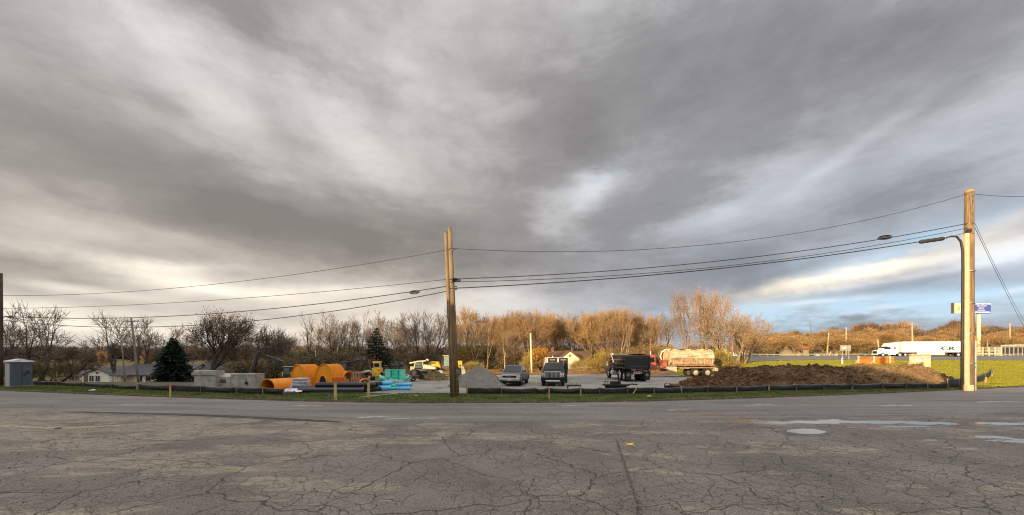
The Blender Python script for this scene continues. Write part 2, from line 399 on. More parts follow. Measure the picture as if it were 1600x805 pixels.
FENCE = [(-130, 63), (-70, 45), (-43, 35.7), (-34, 33), (-26, 30), (-20, 28.5), (-16.3, 27.6), (-3.2, 27.5), (4.6, 27.5), (9.3, 28), (20, 30.4), (30, 31.8), (35.8, 32.6), (39, 34)]
NEAR = [(-130, 46), (-60, 27), (-21.5, 18.8), (-7.3, 16.1), (0, 16.2), (8.5, 16.9), (24, 18.5), (60, 28), (150, 55)]

# ground: one sheet to the horizon, finer near the site
xs = [-3000, -1500, -700, -350, -220, -160] + [-130 + 2.6 * i for i in range(108)] + [160, 200, 260, 350, 700, 1500, 3000]
ys = [-600, -200, -60, -20, 0, 12, 20, 26, 30] + [33 + 1.8 * i for i in range(60)] + [145, 160, 180, 205, 235, 270, 330, 500, 900, 1800, 3500]
b = MB(); b.add([(x_, y_, g(x_, y_) - .012) for x_ in xs for y_ in ys],
    [(i * len(ys) + j, (i + 1) * len(ys) + j, (i + 1) * len(ys) + j + 1, i * len(ys) + j + 1) for i in range(len(xs) - 1) for j in range(len(ys) - 1)])
M_field = earth('field_ground', ((.085, .075, .035), (.13, .10, .045), (.15, .085, .040)), .12, bscale=2.5)
tag(b.build('ground', M_field, smooth=True, fix=False), kind='structure')

M_lot = asphalt('old_parking_asphalt', 'lot'); M_road = asphalt('road_asphalt', 'road')
sheet('parking_lot', lambda u, v: ((u - .5) * 260, -14 + v * (smooth_poly(NEAR, (u - .5) * 260) + 14)), 100, 3, .004, M_lot)
sheet('road', lambda u, v: ((u - .5) * 260, smooth_poly(NEAR, (u - .5) * 260) - .0 + v * (smooth_poly(VERGE, (u - .5) * 260, 3) - smooth_poly(NEAR, (u - .5) * 260))), 130, 4, .008, M_road)

# ------------------------------------------------------------------ ground sheets beyond the road
M_verge = earth('verge_soil', ((.055, .075, .018), (.075, .10, .022), (.12, .09, .045)), .5, bscale=6)
M_grassb = leafmat('grass_blades', ((.060, .105, .018), (.115, .150, .030), (.21, .17, .07)), .2)
M_bank = earth('bank_turf', ((.21, .20, .012), (.29, .255, .018), (.30, .22, .035)), .25, bscale=4, stretch=(.5, 1, 1))
M_bankb = leafmat('bank_grass_blades', ((.26, .25, .014), (.38, .33, .025), (.42, .31, .05)), .2)
M_gravel = earth('gravel_yard', ((.25, .235, .20), (.33, .31, .27), (.17, .155, .13)), .16, bscale=14, bump=.4)
M_mud = earth('muddy_ground', ((.075, .060, .040), (.13, .105, .07), (.06, .075, .025)), .3, bscale=7)
M_leafy = earth('leaf_litter', ((.26, .115, .035), (.36, .165, .055), (.17, .12, .04)), .4, bscale=8)
M_hwy = earth('highway_asphalt', ((.16, .145, .135), (.20, .185, .172), (.13, .12, .11)), .09, bscale=8, bump=.1, stretch=(.12, 1, 1))
def vf(x_): return smooth_poly(FENCE, x_, 3)
def vv(x_): return smooth_poly(VERGE, x_, 3)
sheet('grass_verge', lambda u, v: ((u - .5) * 220, vv((u - .5) * 220) + v * (vf((u - .5) * 220) + .3 - vv((u - .5) * 220))), 110, 4, .045, M_verge)
# turned-up soil lip where the road's edge meets the turf
b = MB(); random.seed(3)
vs = []; n_ = 500
for i in range(n_ + 1):
    x_ = -62 + i * 124 / n_; y_ = vv(x_) + .10 * noise.noise((x_ * .8, 0, 1)) - .06
    w_ = .14 + .10 * noise.noise((x_ * 1.9, 3, 1)) + .05 * random.random(); h_ = .05 + .04 * noise.noise((x_ * 2.5, 7, 1)) + .02 * random.random()
    vs += [(x_, y_ - w_, 0), (x_, y_ - w_ * .4, h_ + .02), (x_, y_ + w_ * .6, h_ + .04), (x_, y_ + w_ * 2, .03)]
b.add(vs, [(i * 4 + j, i * 4 + 4 + j, i * 4 + 5 + j, i * 4 + 1 + j) for i in range(n_) for j in range(3)])
tag(b.build('verge_edge', earth('edge_soil', ((.05, .038, .024), (.09, .07, .04), (.14, .105, .05)), 1.2, bscale=12), smooth=True), kind='structure')
sheet('muddy_yard', lambda u, v: (-62 + u * 75, vf(-62 + u * 75) + .2 + v * 26), 50, 18, .03, M_mud)
def yard(u, v):
    x_ = -15.5 + u * (34 + 8 * v); y_ = vf(x_) + .5 + v * (27.5 - .5 * math.sin(u * 9)); return (x_ + 1.2 * noise.noise((y_ * .3, 0, 2)) * (1 if u < .05 or u > .95 else 0), y_)
sheet('gravel_yard', yard, 40, 24, .06, M_gravel)
sheet('leafy_ground', lambda u, v: (-30 + u * 70, 56.5 + 1.2 * noise.noise((u * 14, 0, 5)) * (1 - v) + v * 26), 50, 16, .09, M_leafy)
def bank(u, v):
    x_ = 19 + u * 190; y0 = max(vv(x_) + .1, 37) if x_ < 42 else vv(x_) + .1
    return (x_ + (1 - u) * 12 * v, y0 + v * (81.5 - y0))
sheet('grass_bank', bank, 110, 50, .10, M_bank)
sheet('highway', lambda u, v: (37 + u * 230, 80 + v * 33), 80, 22, .16, M_hwy)
sheet('far_verge', lambda u, v: (30 + u * 240, 113 + v * 30), 60, 12, .14, M_bank)
for yy, wd, nm in ((81.6, .22, 'highway_edge_line'), (110.9, .22, 'highway_edge_line')):
    sheet(nm, lambda u, v: (38 + u * 228, yy + v * wd), 80, 1, .185, mat('road_paint', (.62, .60, .55), .7))
b = MB()
for i in range(18):
    x_ = 42 + i * 12.2
    for yy in (91.5, 101): b.add([(x_ + a_, yy + c_, g(x_ + a_, yy + c_) + .19) for a_, c_ in ((0, 0), (3, 0), (3, .2), (0, .2))], [(0, 1, 2, 3)])
tag(b.build('highway_lane_dashes', mat('road_paint', (.62, .60, .55), .7), fix=False), kind='structure')

# grass blades: verge strip, and the sunlit bank on the right
def blades(name, m, n, place, hh, ww, seed):
    random.seed(seed); b = MB(); vs = b.v; fs = b.f
    for i in range(n):
        x_, y_, k = place()
        h_ = hh * random.uniform(.45, 1.25) * k; w_ = ww * random.uniform(.6, 1.3); a = random.uniform(0, PI); z_ = g(x_, y_) + .03
        lx, ly = random.gauss(0, .4) * h_, random.gauss(0, .4) * h_; q = len(vs)
        vs += [(x_ - w_ * math.cos(a), y_ - w_ * math.sin(a), z_), (x_ + w_ * math.cos(a), y_ + w_ * math.sin(a), z_), (x_ + lx, y_ + ly, z_ + h_)]
        fs.append((q, q + 1, q + 2))
    return tag(b.build(name, m, fix=False), kind='stuff')
def pv():
    while True:
        x_ = random.uniform(-52, 50); y_ = random.uniform(vv(x_) + .15, vf(x_) + .6)
        if -11.2 < x_ < -6 and abs(y_ - (27.3 + (x_ + 8) * .25)) < .35: continue
        k = .6 + .9 * max(0, noise.noise((x_ * .7, y_ * .7, 0)) + .4); k *= .55 + .45 * min(1, (y_ - vv(x_)) / 1.2)
        if random.random() < k + .1: return x_, y_, k
blades('verge_grass', M_grassb, 60000, pv, .09, .022, 5)
def pb():
    while True:
        y_ = 33 * (80 / 33) ** random.random(); x_ = random.uniform(24, y_ * 1.42)
        if y_ < vv(x_) + .3 or (x_ < 41 and y_ < 41) or x_ < 28 + (y_ - 45) * .3: continue
        return x_, y_, 1 + (y_ - 30) / 60
blades('bank_grass', M_bankb, 42000, pb, .11, .045, 6)
# scattered fallen leaves on verge and leafy ground
random.seed(21); b = MB()
for i in range(5200):
    if i % 4: x_ = random.uniform(-28, 40); y_ = random.uniform(57, 80)
    else: x_ = random.uniform(-40, 42); y_ = random.uniform(vv(x_) - .3, vf(x_))
    s_ = random.uniform(.02, .045) * (3.2 if i % 4 else 1); a = random.uniform(0, PI); z_ = g(x_, y_) + (.13 if i % 4 else .08)
    b.add([(x_ + s_ * math.cos(a + t) * (1 if t % PI < .1 else .7), y_ + s_ * math.sin(a + t), z_ + random.uniform(0, .6) * s_) for t in (0, PI / 2, PI, 3 * PI / 2)], [(0, 1, 2, 3)])
tag(b.build('fallen_leaves', leafmat('fallen_leaf', ((.26, .12, .035), (.42, .24, .07), (.5, .36, .10)), 0), fix=False), kind='stuff')

# ------------------------------------------------------------------ foreground details on the asphalt
def flat_poly(name, pts, z_, m, kind='structure', wob=.0, seed=0):
    """a flat patch with a wandering outline; pts are ground points"""
    n = len(pts); o = []
    for i in range(n):
        p0, p1, p2, p3 = (Vector(pts[(i + k) % n]) for k in (-1, 0, 1, 2))
        for s_ in range(7):
            t = s_ / 7; q = .5 * ((2 * p1) + (p2 - p0) * t + (2 * p0 - 5 * p1 + 4 * p2 - p3) * t * t + (3 * p1 - p0 - 3 * p2 + p3) * t ** 3)
            k = wob * noise.noise((q.x * 1.7 + seed, q.y * 3.1, seed)) + wob * .5 * noise.noise((q.x * 5 + seed, q.y * 8, seed))
            o.append((q.x + k * 1.4, q.y + k * .8, z_))
    b = MB(); b.add(o, [tuple(range(len(o)))]); ob = b.build(name, m, fix=False)
    if kind: tag(ob, kind=kind)
    return ob
M_water = bpy.data.materials.new('puddle_water'); M_water.use_nodes = True; t_ = M_water.node_tree; b_ = t_.nodes['Principled BSDF']
b_.inputs['Base Color'].default_value = (.035, .032, .03, 1); b_.inputs['Roughness'].default_value = .10; b_.inputs['IOR'].default_value = 1.9
b_.inputs['Specular IOR Level'].default_value = 1.0
bp_ = t_.nodes.new('ShaderNodeBump'); bp_.inputs['Strength'].default_value = .22; bp_.inputs['Distance'].default_value = .01
t_.links.new(noi(t_, t_.nodes.new('ShaderNodeTexCoord').outputs['Object'], 3, 2).v, bp_.inputs['Height']); t_.links.new(bp_.outputs[0], b_.inputs['Normal'])
def pud(pix, wob=.12, seed=0, z_=.0155, m=None, nm='puddle'):
    return flat_poly(nm, [gd(*p) for p in pix], z_, m or M_water, wob=wob, seed=seed)
pud([(1228, 674), (1245, 671), (1270, 671), (1291, 675), (1280, 678.5), (1250, 678.5)], .04, 1)
M_damp = mat('damp_asphalt', (.075, .066, .058), .42, var=.25, vscale_=2.5, bump=.25, bscale=30, spec=.6)
flat_poly('damp_patch', [gd(*p) for p in ((1215, 674), (1250, 669), (1300, 673), (1285, 681), (1240, 681))], .0115, M_damp, wob=.2, seed=21)
M_seal = mat('tar_seal', (.035, .032, .03), .6, var=.2)
M_ylw = mat('worn_yellow_paint', (.33, .27, .14), .8, var=.3, vscale_=6, grime=((.22, .19, .15), .5))
flat_poly('tar_seam', [gd(*p) for p in ((962, 690), (966, 691), (981, 735), (1006, 805), (1012, 830), (1003, 830), (994, 790), (976, 735))], .010, mat('seam_filler', (.10, .085, .072), .9, var=.45, vscale_=14), wob=.03)
pts_ = [gd(*p) for p in ((118, 643.5), (300, 647.5), (420, 652.5), (520, 658), (532, 660.5), (470, 658), (380, 653.8), (250, 648.6), (120, 645))]
flat_poly('asphalt_joint', pts_, .013, mat('joint_dark', (.06, .052, .045), .9, var=.3), wob=.06)
for q_ in (((-10, 664), (60, 667.5), (92, 668.5), (92, 670.5), (50, 669.5), (-10, 666.5)), ((92, 668.8), (180, 664.5), (182, 666.0), (94, 671))):
    flat_poly('bay_marking', [gd(*p) for p in q_], .009, M_ylw, wob=.03)
flat_poly('yellow_paint_mark', [gd(*p) for p in ((976, 692), (984, 693), (992, 692), (988, 694.5), (993, 697), (984, 696), (975, 697.5), (980, 694.5))], .012, mat('fresh_yellow_paint', (.62, .40, .06), .7, var=.2))
for i, q_ in enumerate(((590, 652, 30, 2.2), (640, 654.5, 40, 1.6), (1060, 641, 20, 1.0), (1190, 633, 26, 1.2), (1400, 634, 26, 1.6), (1560, 628, 34, 1.4), (480, 634, 24, 1), (220, 632, 30, 1.2), (900, 634, 22, 1))):
    x_, y_, w_, h_ = q_
    flat_poly('pale_scuff', [gd(x_ - w_, y_ + h_ * .3), gd(x_ - w_ * .2, y_ - h_ * .5), gd(x_ + w_, y_ - h_ * .2), gd(x_ + w_ * .9, y_ + h_ * .2), gd(x_, y_ + h_ * .2), gd(x_ - w_ * .8, y_ + h_ * .8)], .0105, mat('pale_grit', (.36, .34, .31), .9, var=.2), wob=.12, seed=i)
random.seed(8); b = MB()
for i in range(420):
    px_ = random.uniform(-10, 1610); py_ = random.uniform(640, 800); x_, y_ = gd(px_, py_); s_ = random.uniform(.006, .02)
    b.box((x_, y_, .012 + s_ * .3), (s_ * 1.6, s_, s_ * .8), rz=random.uniform(0, PI))
tag(b.build('loose_grit', mat('dark_grit', (.10, .085, .07), .9, var=.3), fix=False), kind='stuff')

# ------------------------------------------------------------------ added, unseen blocks behind the photographer, sized to shade the yard and left trees
M_brick = mat('tan_brick', (.33, .22, .15), .9, var=.15)
def block(name, label, x0, x1, y0, y1, h_, nw):
    t = thing(name, label, 'building', ((x0 + x1) / 2, (y0 + y1) / 2, 0)); w_, d_ = x1 - x0, y1 - y0
    MB().box((0, 0, h_ / 2), (w_, d_, h_)).build('wall', M_brick, t)
    MB().box((0, 0, h_ + .1), (w_ + .5, d_ + .5, .2)).build('roof', mat('roof_felt', (.12, .12, .12), .9), t)
    n = max(3, int(w_ / 7))
    for fl in range(max(1, int(h_ / 4.2))):
        for i in range(n if fl < nw else 0):
            f = MB().box((-w_ / 2 + (i + .5) * w_ / n, d_ / 2 + .02, 2 + fl * 4), (2.4, .10, 1.7)).build('window', mat('window_frame_white', (.7, .7, .68), .5), t)
            MB().box((-w_ / 2 + (i + .5) * w_ / n, d_ / 2 + .05, 2 + fl * 4), (2.15, .08, 1.45)).build('pane', mat('dark_glass', (.02, .025, .03), .08, spec=.6), f)
    return t
block('shade_block', 'added shade caster, a long flat roofed tan brick block unseen behind the camera', -84, -7, -24, -8, 14.9, 3)
block('shade_wing', 'added shade caster, a low tan brick wing at the right end of the long block', -6.9, 95, -22, -8, 9.4, 1)
block('shade_tower', 'added shade caster, a tall tan brick block at the left end of the long block', -215, -84.1, -26, -8, 31, 1)  # added; height chosen to keep the sun off the left trees

# ------------------------------------------------------------------ heaps
def heap(name, label, cat, m, cx, cy, rx, ry, h_, amp, freq, seed, flat=0.0, n=56, sharp=1.15, clod=0, smooth=False, cs=1.0):
    b = MB(); vs = []; fs = []; z0 = g(cx, cy)
    rings = n // 2
    vs.append((0, 0, 0)); 
    for i in range(1, rings + 1):
        for j in range(n):
            r_ = i / rings; a = 2 * PI * j / n; vs.append((rx * r_ * math.cos(a), ry * r_ * math.sin(a), 0))
    def hz(x_, y_):
        k = math.hypot(x_ / rx, y_ / ry) * (1 + .13 * noise.noise((x_ * .35 + seed, y_ * .35, seed)))
        k = max(0, (k - flat) / (1 - flat)); z_ = max(0, 1 - k ** sharp) if sharp != 1.12 else max(0, 1.007 - math.sqrt(k * k + .014)) / .89
        q = noise.noise((x_ * freq + seed, y_ * freq, 0)) + .6 * noise.noise((x_ * freq * 2.3, y_ * freq * 2.3 + seed, 1)) + .35 * noise.noise((x_ * freq * 5, y_ * freq * 5, 2))
        return h_ * z_ + amp * q * min(1, z_ * 4) - .03
    vs = [(x_, y_, hz(x_, y_)) for x_, y_, _ in vs]
    fs = [(0, 1 + j, 1 + (j + 1) % n) for j in range(n)]
    fs += [(1 + (i - 1) * n + j, 1 + i * n + j, 1 + i * n + (j + 1) % n, 1 + (i - 1) * n + (j + 1) % n) for i in range(1, rings) for j in range(n)]
    b.add(vs, fs); random.seed(seed)
    for i in range(clod):
        r_ = math.sqrt(random.random()) * .97; a = random.uniform(0, 2 * PI); x_, y_ = rx * r_ * math.cos(a), ry * r_ * math.sin(a); s_ = cs * random.uniform(.03, .11) * (1.6 if random.random() < .1 else 1)
        b.box((x_, y_, hz(x_, y_) + s_ * .2), (s_ * 1.5, s_ * 1.3, s_), rz=random.uniform(0, 3), rx=random.uniform(-.6, .6), ry=random.uniform(-.6, .6))
    o = b.build(name, m, smooth=smooth, loc=(cx, cy, z0), fix=True)
    return tag(o, label, cat)
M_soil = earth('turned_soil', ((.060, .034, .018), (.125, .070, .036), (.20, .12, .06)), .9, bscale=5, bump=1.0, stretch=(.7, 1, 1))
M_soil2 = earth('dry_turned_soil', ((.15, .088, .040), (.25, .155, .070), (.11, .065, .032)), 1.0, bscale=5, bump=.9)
M_stone = earth('crushed_stone', ((.165, .152, .125), (.21, .195, .16), (.14, .13, .105)), .8, bscale=26, bump=.5, fleck=(.36, .34, .29))
heap('gravel_pile', 'grey conical pile of crushed stone behind the utility poles', 'gravel pile', M_stone, -3.05, 35.2, 2.9, 2.7, 1.88, .05, 1.2, 2, n=80, sharp=1.12, clod=500, smooth=True, cs=.22)
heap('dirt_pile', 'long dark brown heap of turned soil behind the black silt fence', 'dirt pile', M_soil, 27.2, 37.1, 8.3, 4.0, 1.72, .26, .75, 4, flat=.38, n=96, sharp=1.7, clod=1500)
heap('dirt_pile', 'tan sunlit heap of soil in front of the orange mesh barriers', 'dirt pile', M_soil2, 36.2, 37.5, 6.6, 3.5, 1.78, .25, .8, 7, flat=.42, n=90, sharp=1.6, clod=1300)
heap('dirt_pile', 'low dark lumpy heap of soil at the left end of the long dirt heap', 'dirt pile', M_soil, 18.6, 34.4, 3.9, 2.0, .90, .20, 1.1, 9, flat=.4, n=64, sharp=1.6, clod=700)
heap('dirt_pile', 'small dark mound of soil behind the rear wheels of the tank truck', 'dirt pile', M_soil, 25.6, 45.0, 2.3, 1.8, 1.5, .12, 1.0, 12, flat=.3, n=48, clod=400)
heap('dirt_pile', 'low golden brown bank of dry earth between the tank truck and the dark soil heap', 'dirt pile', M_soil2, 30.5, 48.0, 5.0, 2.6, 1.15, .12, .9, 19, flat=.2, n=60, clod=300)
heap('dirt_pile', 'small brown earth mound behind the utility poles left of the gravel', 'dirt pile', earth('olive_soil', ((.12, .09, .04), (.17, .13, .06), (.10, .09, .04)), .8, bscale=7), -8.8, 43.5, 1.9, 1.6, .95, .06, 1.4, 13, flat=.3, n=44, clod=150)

# ------------------------------------------------------------------ silt fence and stakes
M_fab = mat('black_fabric', (.020, .020, .022), .75, var=.25, vscale_=2, bump=.5, bscale=5)
M_fabtop = mat('greyed_fabric', (.085, .09, .085), .8, var=.2, vscale_=1.5)
M_stake = mat('raw_wood', (.36, .26, .16), .8, var=.15, vscale_=6)
M_stake_d = mat('weathered_wood', (.16, .12, .085), .85, var=.2, vscale_=6)
def fence_run(name, label, pts, hh, seed, topgrey=True, stakes=True):
    """pts: stake feet along the line; black cloth sags and bellies between them"""
    random.seed(seed); t = thing(name, label, 'silt fence', (*pts[0], g(*pts[0]))); ox, oy, oz = t.location
    b = MB(); bt = MB(); N = 10; prev = None; K = 7
    rows = []
    for k, ((x0, y0), (x1, y1)) in enumerate(zip(pts, pts[1:])):
        nx_, ny_ = (y0 - y1), (x1 - x0); ln = math.hypot(nx_, ny_) or 1; nx_, ny_ = nx_ / ln, ny_ / ln; sg = random.uniform(.02, .11); bl = random.uniform(.06, .20)
        for i in range(N + (k == len(pts) - 2)):
            t_ = i / N; x_ = x0 + (x1 - x0) * t_; y_ = y0 + (y1 - y0) * t_; arch = 4 * t_ * (1 - t_)
            top = hh - sg * arch + .03 * noise.noise((x_ * 1.7, y_, seed)); row = []
            for j in range(K):
                v = j / (K - 1); o = -bl * arch * math.sin(v * PI) * (.6 + .6 * noise.noise((x_ * 1.3, v * 3, seed))) - .05 * noise.noise((x_ * 4, v * 5, seed + 3))
                z_ = g(x_, y_) + top * v ** .85; row.append((x_ + nx_ * o - ox, y_ + ny_ * o - oy, z_ - oz))
            rows.append(row)
    n = len(rows); vs = [p for r in rows for p in r]
    b.add(vs, [(i * K + j, i * K + K + j, i * K + K + 1 + j, i * K + 1 + j) for i in range(n - 1) for j in range(K - 1)])
    o = b.build('fabric', M_fab, t, smooth=True, fix=False); sd = o.modifiers.new('thick', 'SOLIDIFY'); sd.thickness = .012
    for i in range(n - 1):   # rolled, greyed top hem
        (xa, ya, za), (xb, yb, zb) = rows[i][-1], rows[i + 1][-1]
        wz = .10 if topgrey else .05
        bt.add([(xa, ya - .03, za - wz), (xb, yb - .03, zb - wz), (xb, yb - .05, zb - .01), (xa, ya - .05, za - .01), (xa, ya + .07, za + .015), (xb, yb + .07, zb + .015)], [(0, 1, 2, 3), (3, 2, 5, 4)])
    bt.build('top_hem', M_fabtop, t, fix=False)
    if stakes:
        for (x_, y_) in pts:
            hs = hh + random.uniform(-.06, .10); q = MB(); a = random.uniform(-.06, .06)
            q.hull8([(x_ - ox - .022, y_ - oy - .12, g(x_, y_) - oz - .02), (x_ - ox + .022, y_ - oy - .12, g(x_, y_) - oz - .02), (x_ - ox + .022, y_ - oy - .075, g(x_, y_) - oz - .02), (x_ - ox - .022, y_ - oy - .075, g(x_, y_) - oz - .02)],
                    [(x_ - ox - .022 + a, y_ - oy - .12, g(x_, y_) - oz + hs), (x_ - ox + .022 + a, y_ - oy - .12, g(x_, y_) - oz + hs), (x_ - ox + .022 + a, y_ - oy - .075, g(x_, y_) - oz + hs), (x_ - ox - .022 + a, y_ - oy - .075, g(x_, y_) - oz + hs)])
            q.build('stake', random.choice((M_stake_d, M_stake_d, M_stake)), t)
    return t
def FP(px, py): return gd(px, py)
fence_run('silt_fence', 'black silt fence sagging along the left verge between the grey shed and the houses', [FP(52, 601.5), FP(90, 603), FP(132, 605), FP(176, 607.5), FP(216, 610)], .40, 1)
fence_run('silt_fence', 'black silt fence in front of the concrete blocks and the spruce', [FP(217, 610), FP(268, 612), FP(315, 614), FP(370, 616)], .52, 2)
fence_run('silt_fence', 'black silt fence end slumped by the orange chamber beside the black pipes', [FP(371, 616), FP(412, 617), FP(444, 618.3)], .50, 3)
fence_run('silt_fence', 'black silt fence end in front of the grey gravel pile', [FP(731, 616.5), FP(783, 616.5)], .50, 4)
fence_run('silt_fence', 'black silt fence in front of the two parked pickups', [FP(784, 616.5), FP(835, 616.5), FP(857, 616.5), FP(907, 616.6)], .47, 5)
fence_run('silt_fence', 'black silt fence in front of the black dump truck', [FP(908, 616.6), FP(937, 616.6), FP(980, 616.3), FP(1021, 616), FP(1064, 615)], .48, 6)
fence_run('silt_fence', 'black silt fence in front of the low dark soil heap', [FP(1065, 615), FP(1105, 613.8), FP(1150, 613), FP(1200, 611.5)], .48, 7)
fence_run('silt_fence', 'black silt fence holding back the long dark soil heap', [FP(1201, 611.5), FP(1243, 611), FP(1286, 610.2), FP(1330, 609.6)], .50, 8)
fence_run('silt_fence', 'black silt fence holding back the tan sunlit soil heap', [FP(1331, 609.6), FP(1378, 608.7), FP(1415, 608.4), FP(1448, 608.2), FP(1478, 607)], .50, 9)
fence_run('silt_fence', 'black silt fence return behind the big utility pole running back over the grass', [FP(1479, 607), FP(1508, 603), FP(1538, 597.5), FP(1549, 591)], .80, 10)
def stake(label, px, py, top, w, m, lean=(0, 0), tip=None):
    x_, y_ = gd(px, py); h_ = zof(top, y_); b = MB(); w /= 2
    q = [(-w, -w * .6), (w, -w * .6), (w, w * .6), (-w, w * .6)]
    b.hull8([(a, c, -.1) for a, c in q], [(a + lean[0], c + lean[1], h_ * .96) for a, c in q])
    if tip is None: o = b.build('wooden_stake', m, None, loc=(x_, y_, 0)); return tag(o, label, 'stake', 'wooden stakes along the verge')
    t = thing('wooden_stake', label, 'stake', (x_, y_, 0), group='wooden stakes along the verge'); b.build('post', m, t)
    c = MB(); w *= 1.35; q = [(-w, -w * .6), (w, -w * .6), (w, w * .6), (-w, w * .6)]
    c.hull8([(a + lean[0] * .7, e + lean[1] * .7, h_ * .72) for a, e in q], [(a + lean[0], e + lean[1], h_ * .98) for a, e in q]); c.build('flagging_tape', tip, t)
    return t
M_yst = mat('yellow_stained_wood', (.52, .38, .15), .8, var=.15, vscale_=6); M_rib = mat('pink_tape', (.62, .16, .12), .6)
stake('yellow wooden stake in front of the long black pipes', 524, 627, 598, .15, M_yst)
stake('yellow wooden stake at the right end of the long black pipes', 576, 622, 597, .15, M_yst)
stake('thin wooden stake with red tape on the grass in front of the spruce', 266, 623, 601, .08, M_yst, tip=M_rib)
stake('pink flagged stake in front of the black pickup', 858, 626, 605, .07, mat('pale_wood', (.5, .36, .25), .8), tip=M_rib)
stake('wooden stake beside the dark steel beam right of the black pickup', 907, 620, 602, .08, M_stake)
stake('pale wooden stake leaning over the silt fence below the dump truck', 987, 617, 604, .07, mat('pale_wood', (.5, .36, .25), .8), lean=(.45, .1))
stake('orange tipped stake at the left end of the silt fence by the gravel pile', 729, 618, 603, .06, M_stake, tip=mat('orange_tape', (.75, .2, .04), .6))
stake('short pale stake behind the silt fence under the black pickup bumper', 870, 609, 600.5, .06, M_stake)
stake('leaning stake on the grass where the silt fence turns back', 1539, 600, 589, .13, mat('sunlit_wood', (.46, .27, .16), .8), lean=(.12, 0))
stake('stake at the far end of the silt fence return on the bank', 1549, 593, 584, .12, mat('sunlit_wood', (.46, .27, .16), .8), lean=(.1, 0))
t = thing('marker_flag', 'small red square marker sign on the silt fence by the dark soil heap', 'marker', (*gd(1239, 610), 0)); MB().box((0, -.12, .22), (.03, .03, .5)).build('post', M_stake_d, t)
MB().box((0, -.15, .42), (.26, .015, .24)).build('panel', mat('red_marker', (.75, .09, .04), .5), t)
# concrete strip across the verge and small debris
x_, y_ = gd(560, 622); x1_, y1_ = gd(655, 611.5)
b = MB(); b.add([(x_, y_, .06), (x_ + .3, y_ - .25, .06), (x1_ + .2, y1_ - .2, .07), (x1_, y1_ + .1, .07)], [(0, 1, 2, 3)]); b.add([(x_ + .3, y_ - .25, .06), (x1_ + .2, y1_ - .2, .07), (x1_ + .2, y1_ - .2, .0), (x_ + .3, y_ - .25, .0)], [(0, 1, 2, 3)])
tag(b.build('concrete_kerb', mat('old_concrete', (.30, .27, .22), .9, var=.2), fix=False), 'narrow strip of old concrete crossing the grass right of the black pipes', 'kerb')

# ------------------------------------------------------------------ trees
def tree_mesh(seed, H, r0, levels=6, fork=(2, 3), ang=(18, 38), shrink=.74, trunk=.22, up=.25, twigs=3, stems=1, lean=(0, 0), side=.35, minr=.008, wob=.18, splay=.0, tw_len=.6, tips_out=None, sides=5, thin=.62):
    """returns (limbs MB, twigs MB, tip list): a forking skeleton of tapered tubes"""
    rnd = random.Random(seed); A = MB(); B = MB(); tips = []
    def seg(bld, p0, p1, ra, rb, n):
        d = (p1 - p0)
        if d.length < 1e-5: return
        d.normalize(); u = d.orthogonal().normalized(); w = d.cross(u); q = len(bld.v)
        for p, r in ((p0, ra), (p1, rb)):
            for i in range(n):
                a = 2 * PI * i / n; e = p + (u * math.cos(a) + w * math.sin(a)) * r; bld.v.append((e.x, e.y, e.z))
        for i in range(n): bld.f.append((q + i, q + (i + 1) % n, q + n + (i + 1) % n, q + n + i))
    def rdir(d, a):
        u = d.orthogonal().normalized(); w = d.cross(u); t = rnd.uniform(0, 2 * PI)
        return (d * math.cos(a) + (u * math.cos(t) + w * math.sin(t)) * math.sin(a)).normalized()
    def twig(p, d, L):
        q = p
        for k in range(2):
            d = (d + Vector((rnd.gauss(0, .25), rnd.gauss(0, .25), rnd.gauss(.05, .2)))).normalized(); e = q + d * L * .5
            seg(B, q, e, minr * (1.25 - .4 * k), minr * (.85 - .35 * k), 3); q = e
        tips.append(q); 
    def grow(p, d, L, r, lv):
        n = 3 if lv > 1 else 2; q = p; rr = r
        bld = A if lv >= levels - 3 else B
        for k in range(n):
            d = (d + Vector((rnd.gauss(0, wob), rnd.gauss(0, wob), rnd.gauss(0, wob * .6) + up * .25))).normalized()
            e = q + d * (L / n); r2 = max(minr, rr * (.90 if lv > 0 else .8))
            seg(bld, q, e, rr, r2, sides if lv > levels - 3 else (4 if lv > 1 else 3))
            if lv < levels and rnd.random() < side * (1 if lv < levels - 1 else .6) and lv > 0:
                grow(e, rdir(d, R(rnd.uniform(32, 62))), L * (.72 if lv > 2 else .5), max(minr, r2 * .45), lv - 1 if lv > 3 else max(0, lv - 2))
            elif lv == 0 or rnd.random() < .3:
                for _ in range(1 if lv else 1): twig(e, rdir(d, R(rnd.uniform(25, 60))), tw_len * rnd.uniform(.5, 1))
            q = e; rr = r2
        if lv == 0:
            for _ in range(twigs): twig(q, rdir(d, R(rnd.uniform(5, 45))), tw_len * rnd.uniform(.6, 1.1))
            return
        m = rnd.randint(*fork)
        for k in range(m):
            a = R(rnd.uniform(*ang)) * (.55 if k == 0 and m > 1 else 1)
            nd = rdir(d, a); nd.z += up * .3; nd.normalize()
            grow(q, nd, L * shrink * rnd.uniform(.8, 1.15), max(minr, rr * (.82 if k == 0 else thin)), lv - 1)
    for s_ in range(stems):
        a = 2 * PI * s_ / stems + rnd.uniform(-.4, .4); sp = splay if stems > 1 else 0
        d = Vector((lean[0] + sp * math.cos(a), lean[1] + sp * math.sin(a), 1)).normalized()
        grow(Vector((math.cos(a), math.sin(a), 0)) * (.6 * r0 if stems > 1 else 0) + Vector((0, 0, -.25)), d, H * trunk, r0 * (1 if stems == 1 else .75), levels)
    zs = sorted(v[2] for v in B.v); top = zs[int(len(zs) * .997)] if zs else H; k = H / top
    for bl in (A, B): bl.v = [(x_ * k, y_ * k, z_ * k) for x_, y_, z_ in bl.v]
    return A, B, [t * k for t in tips]
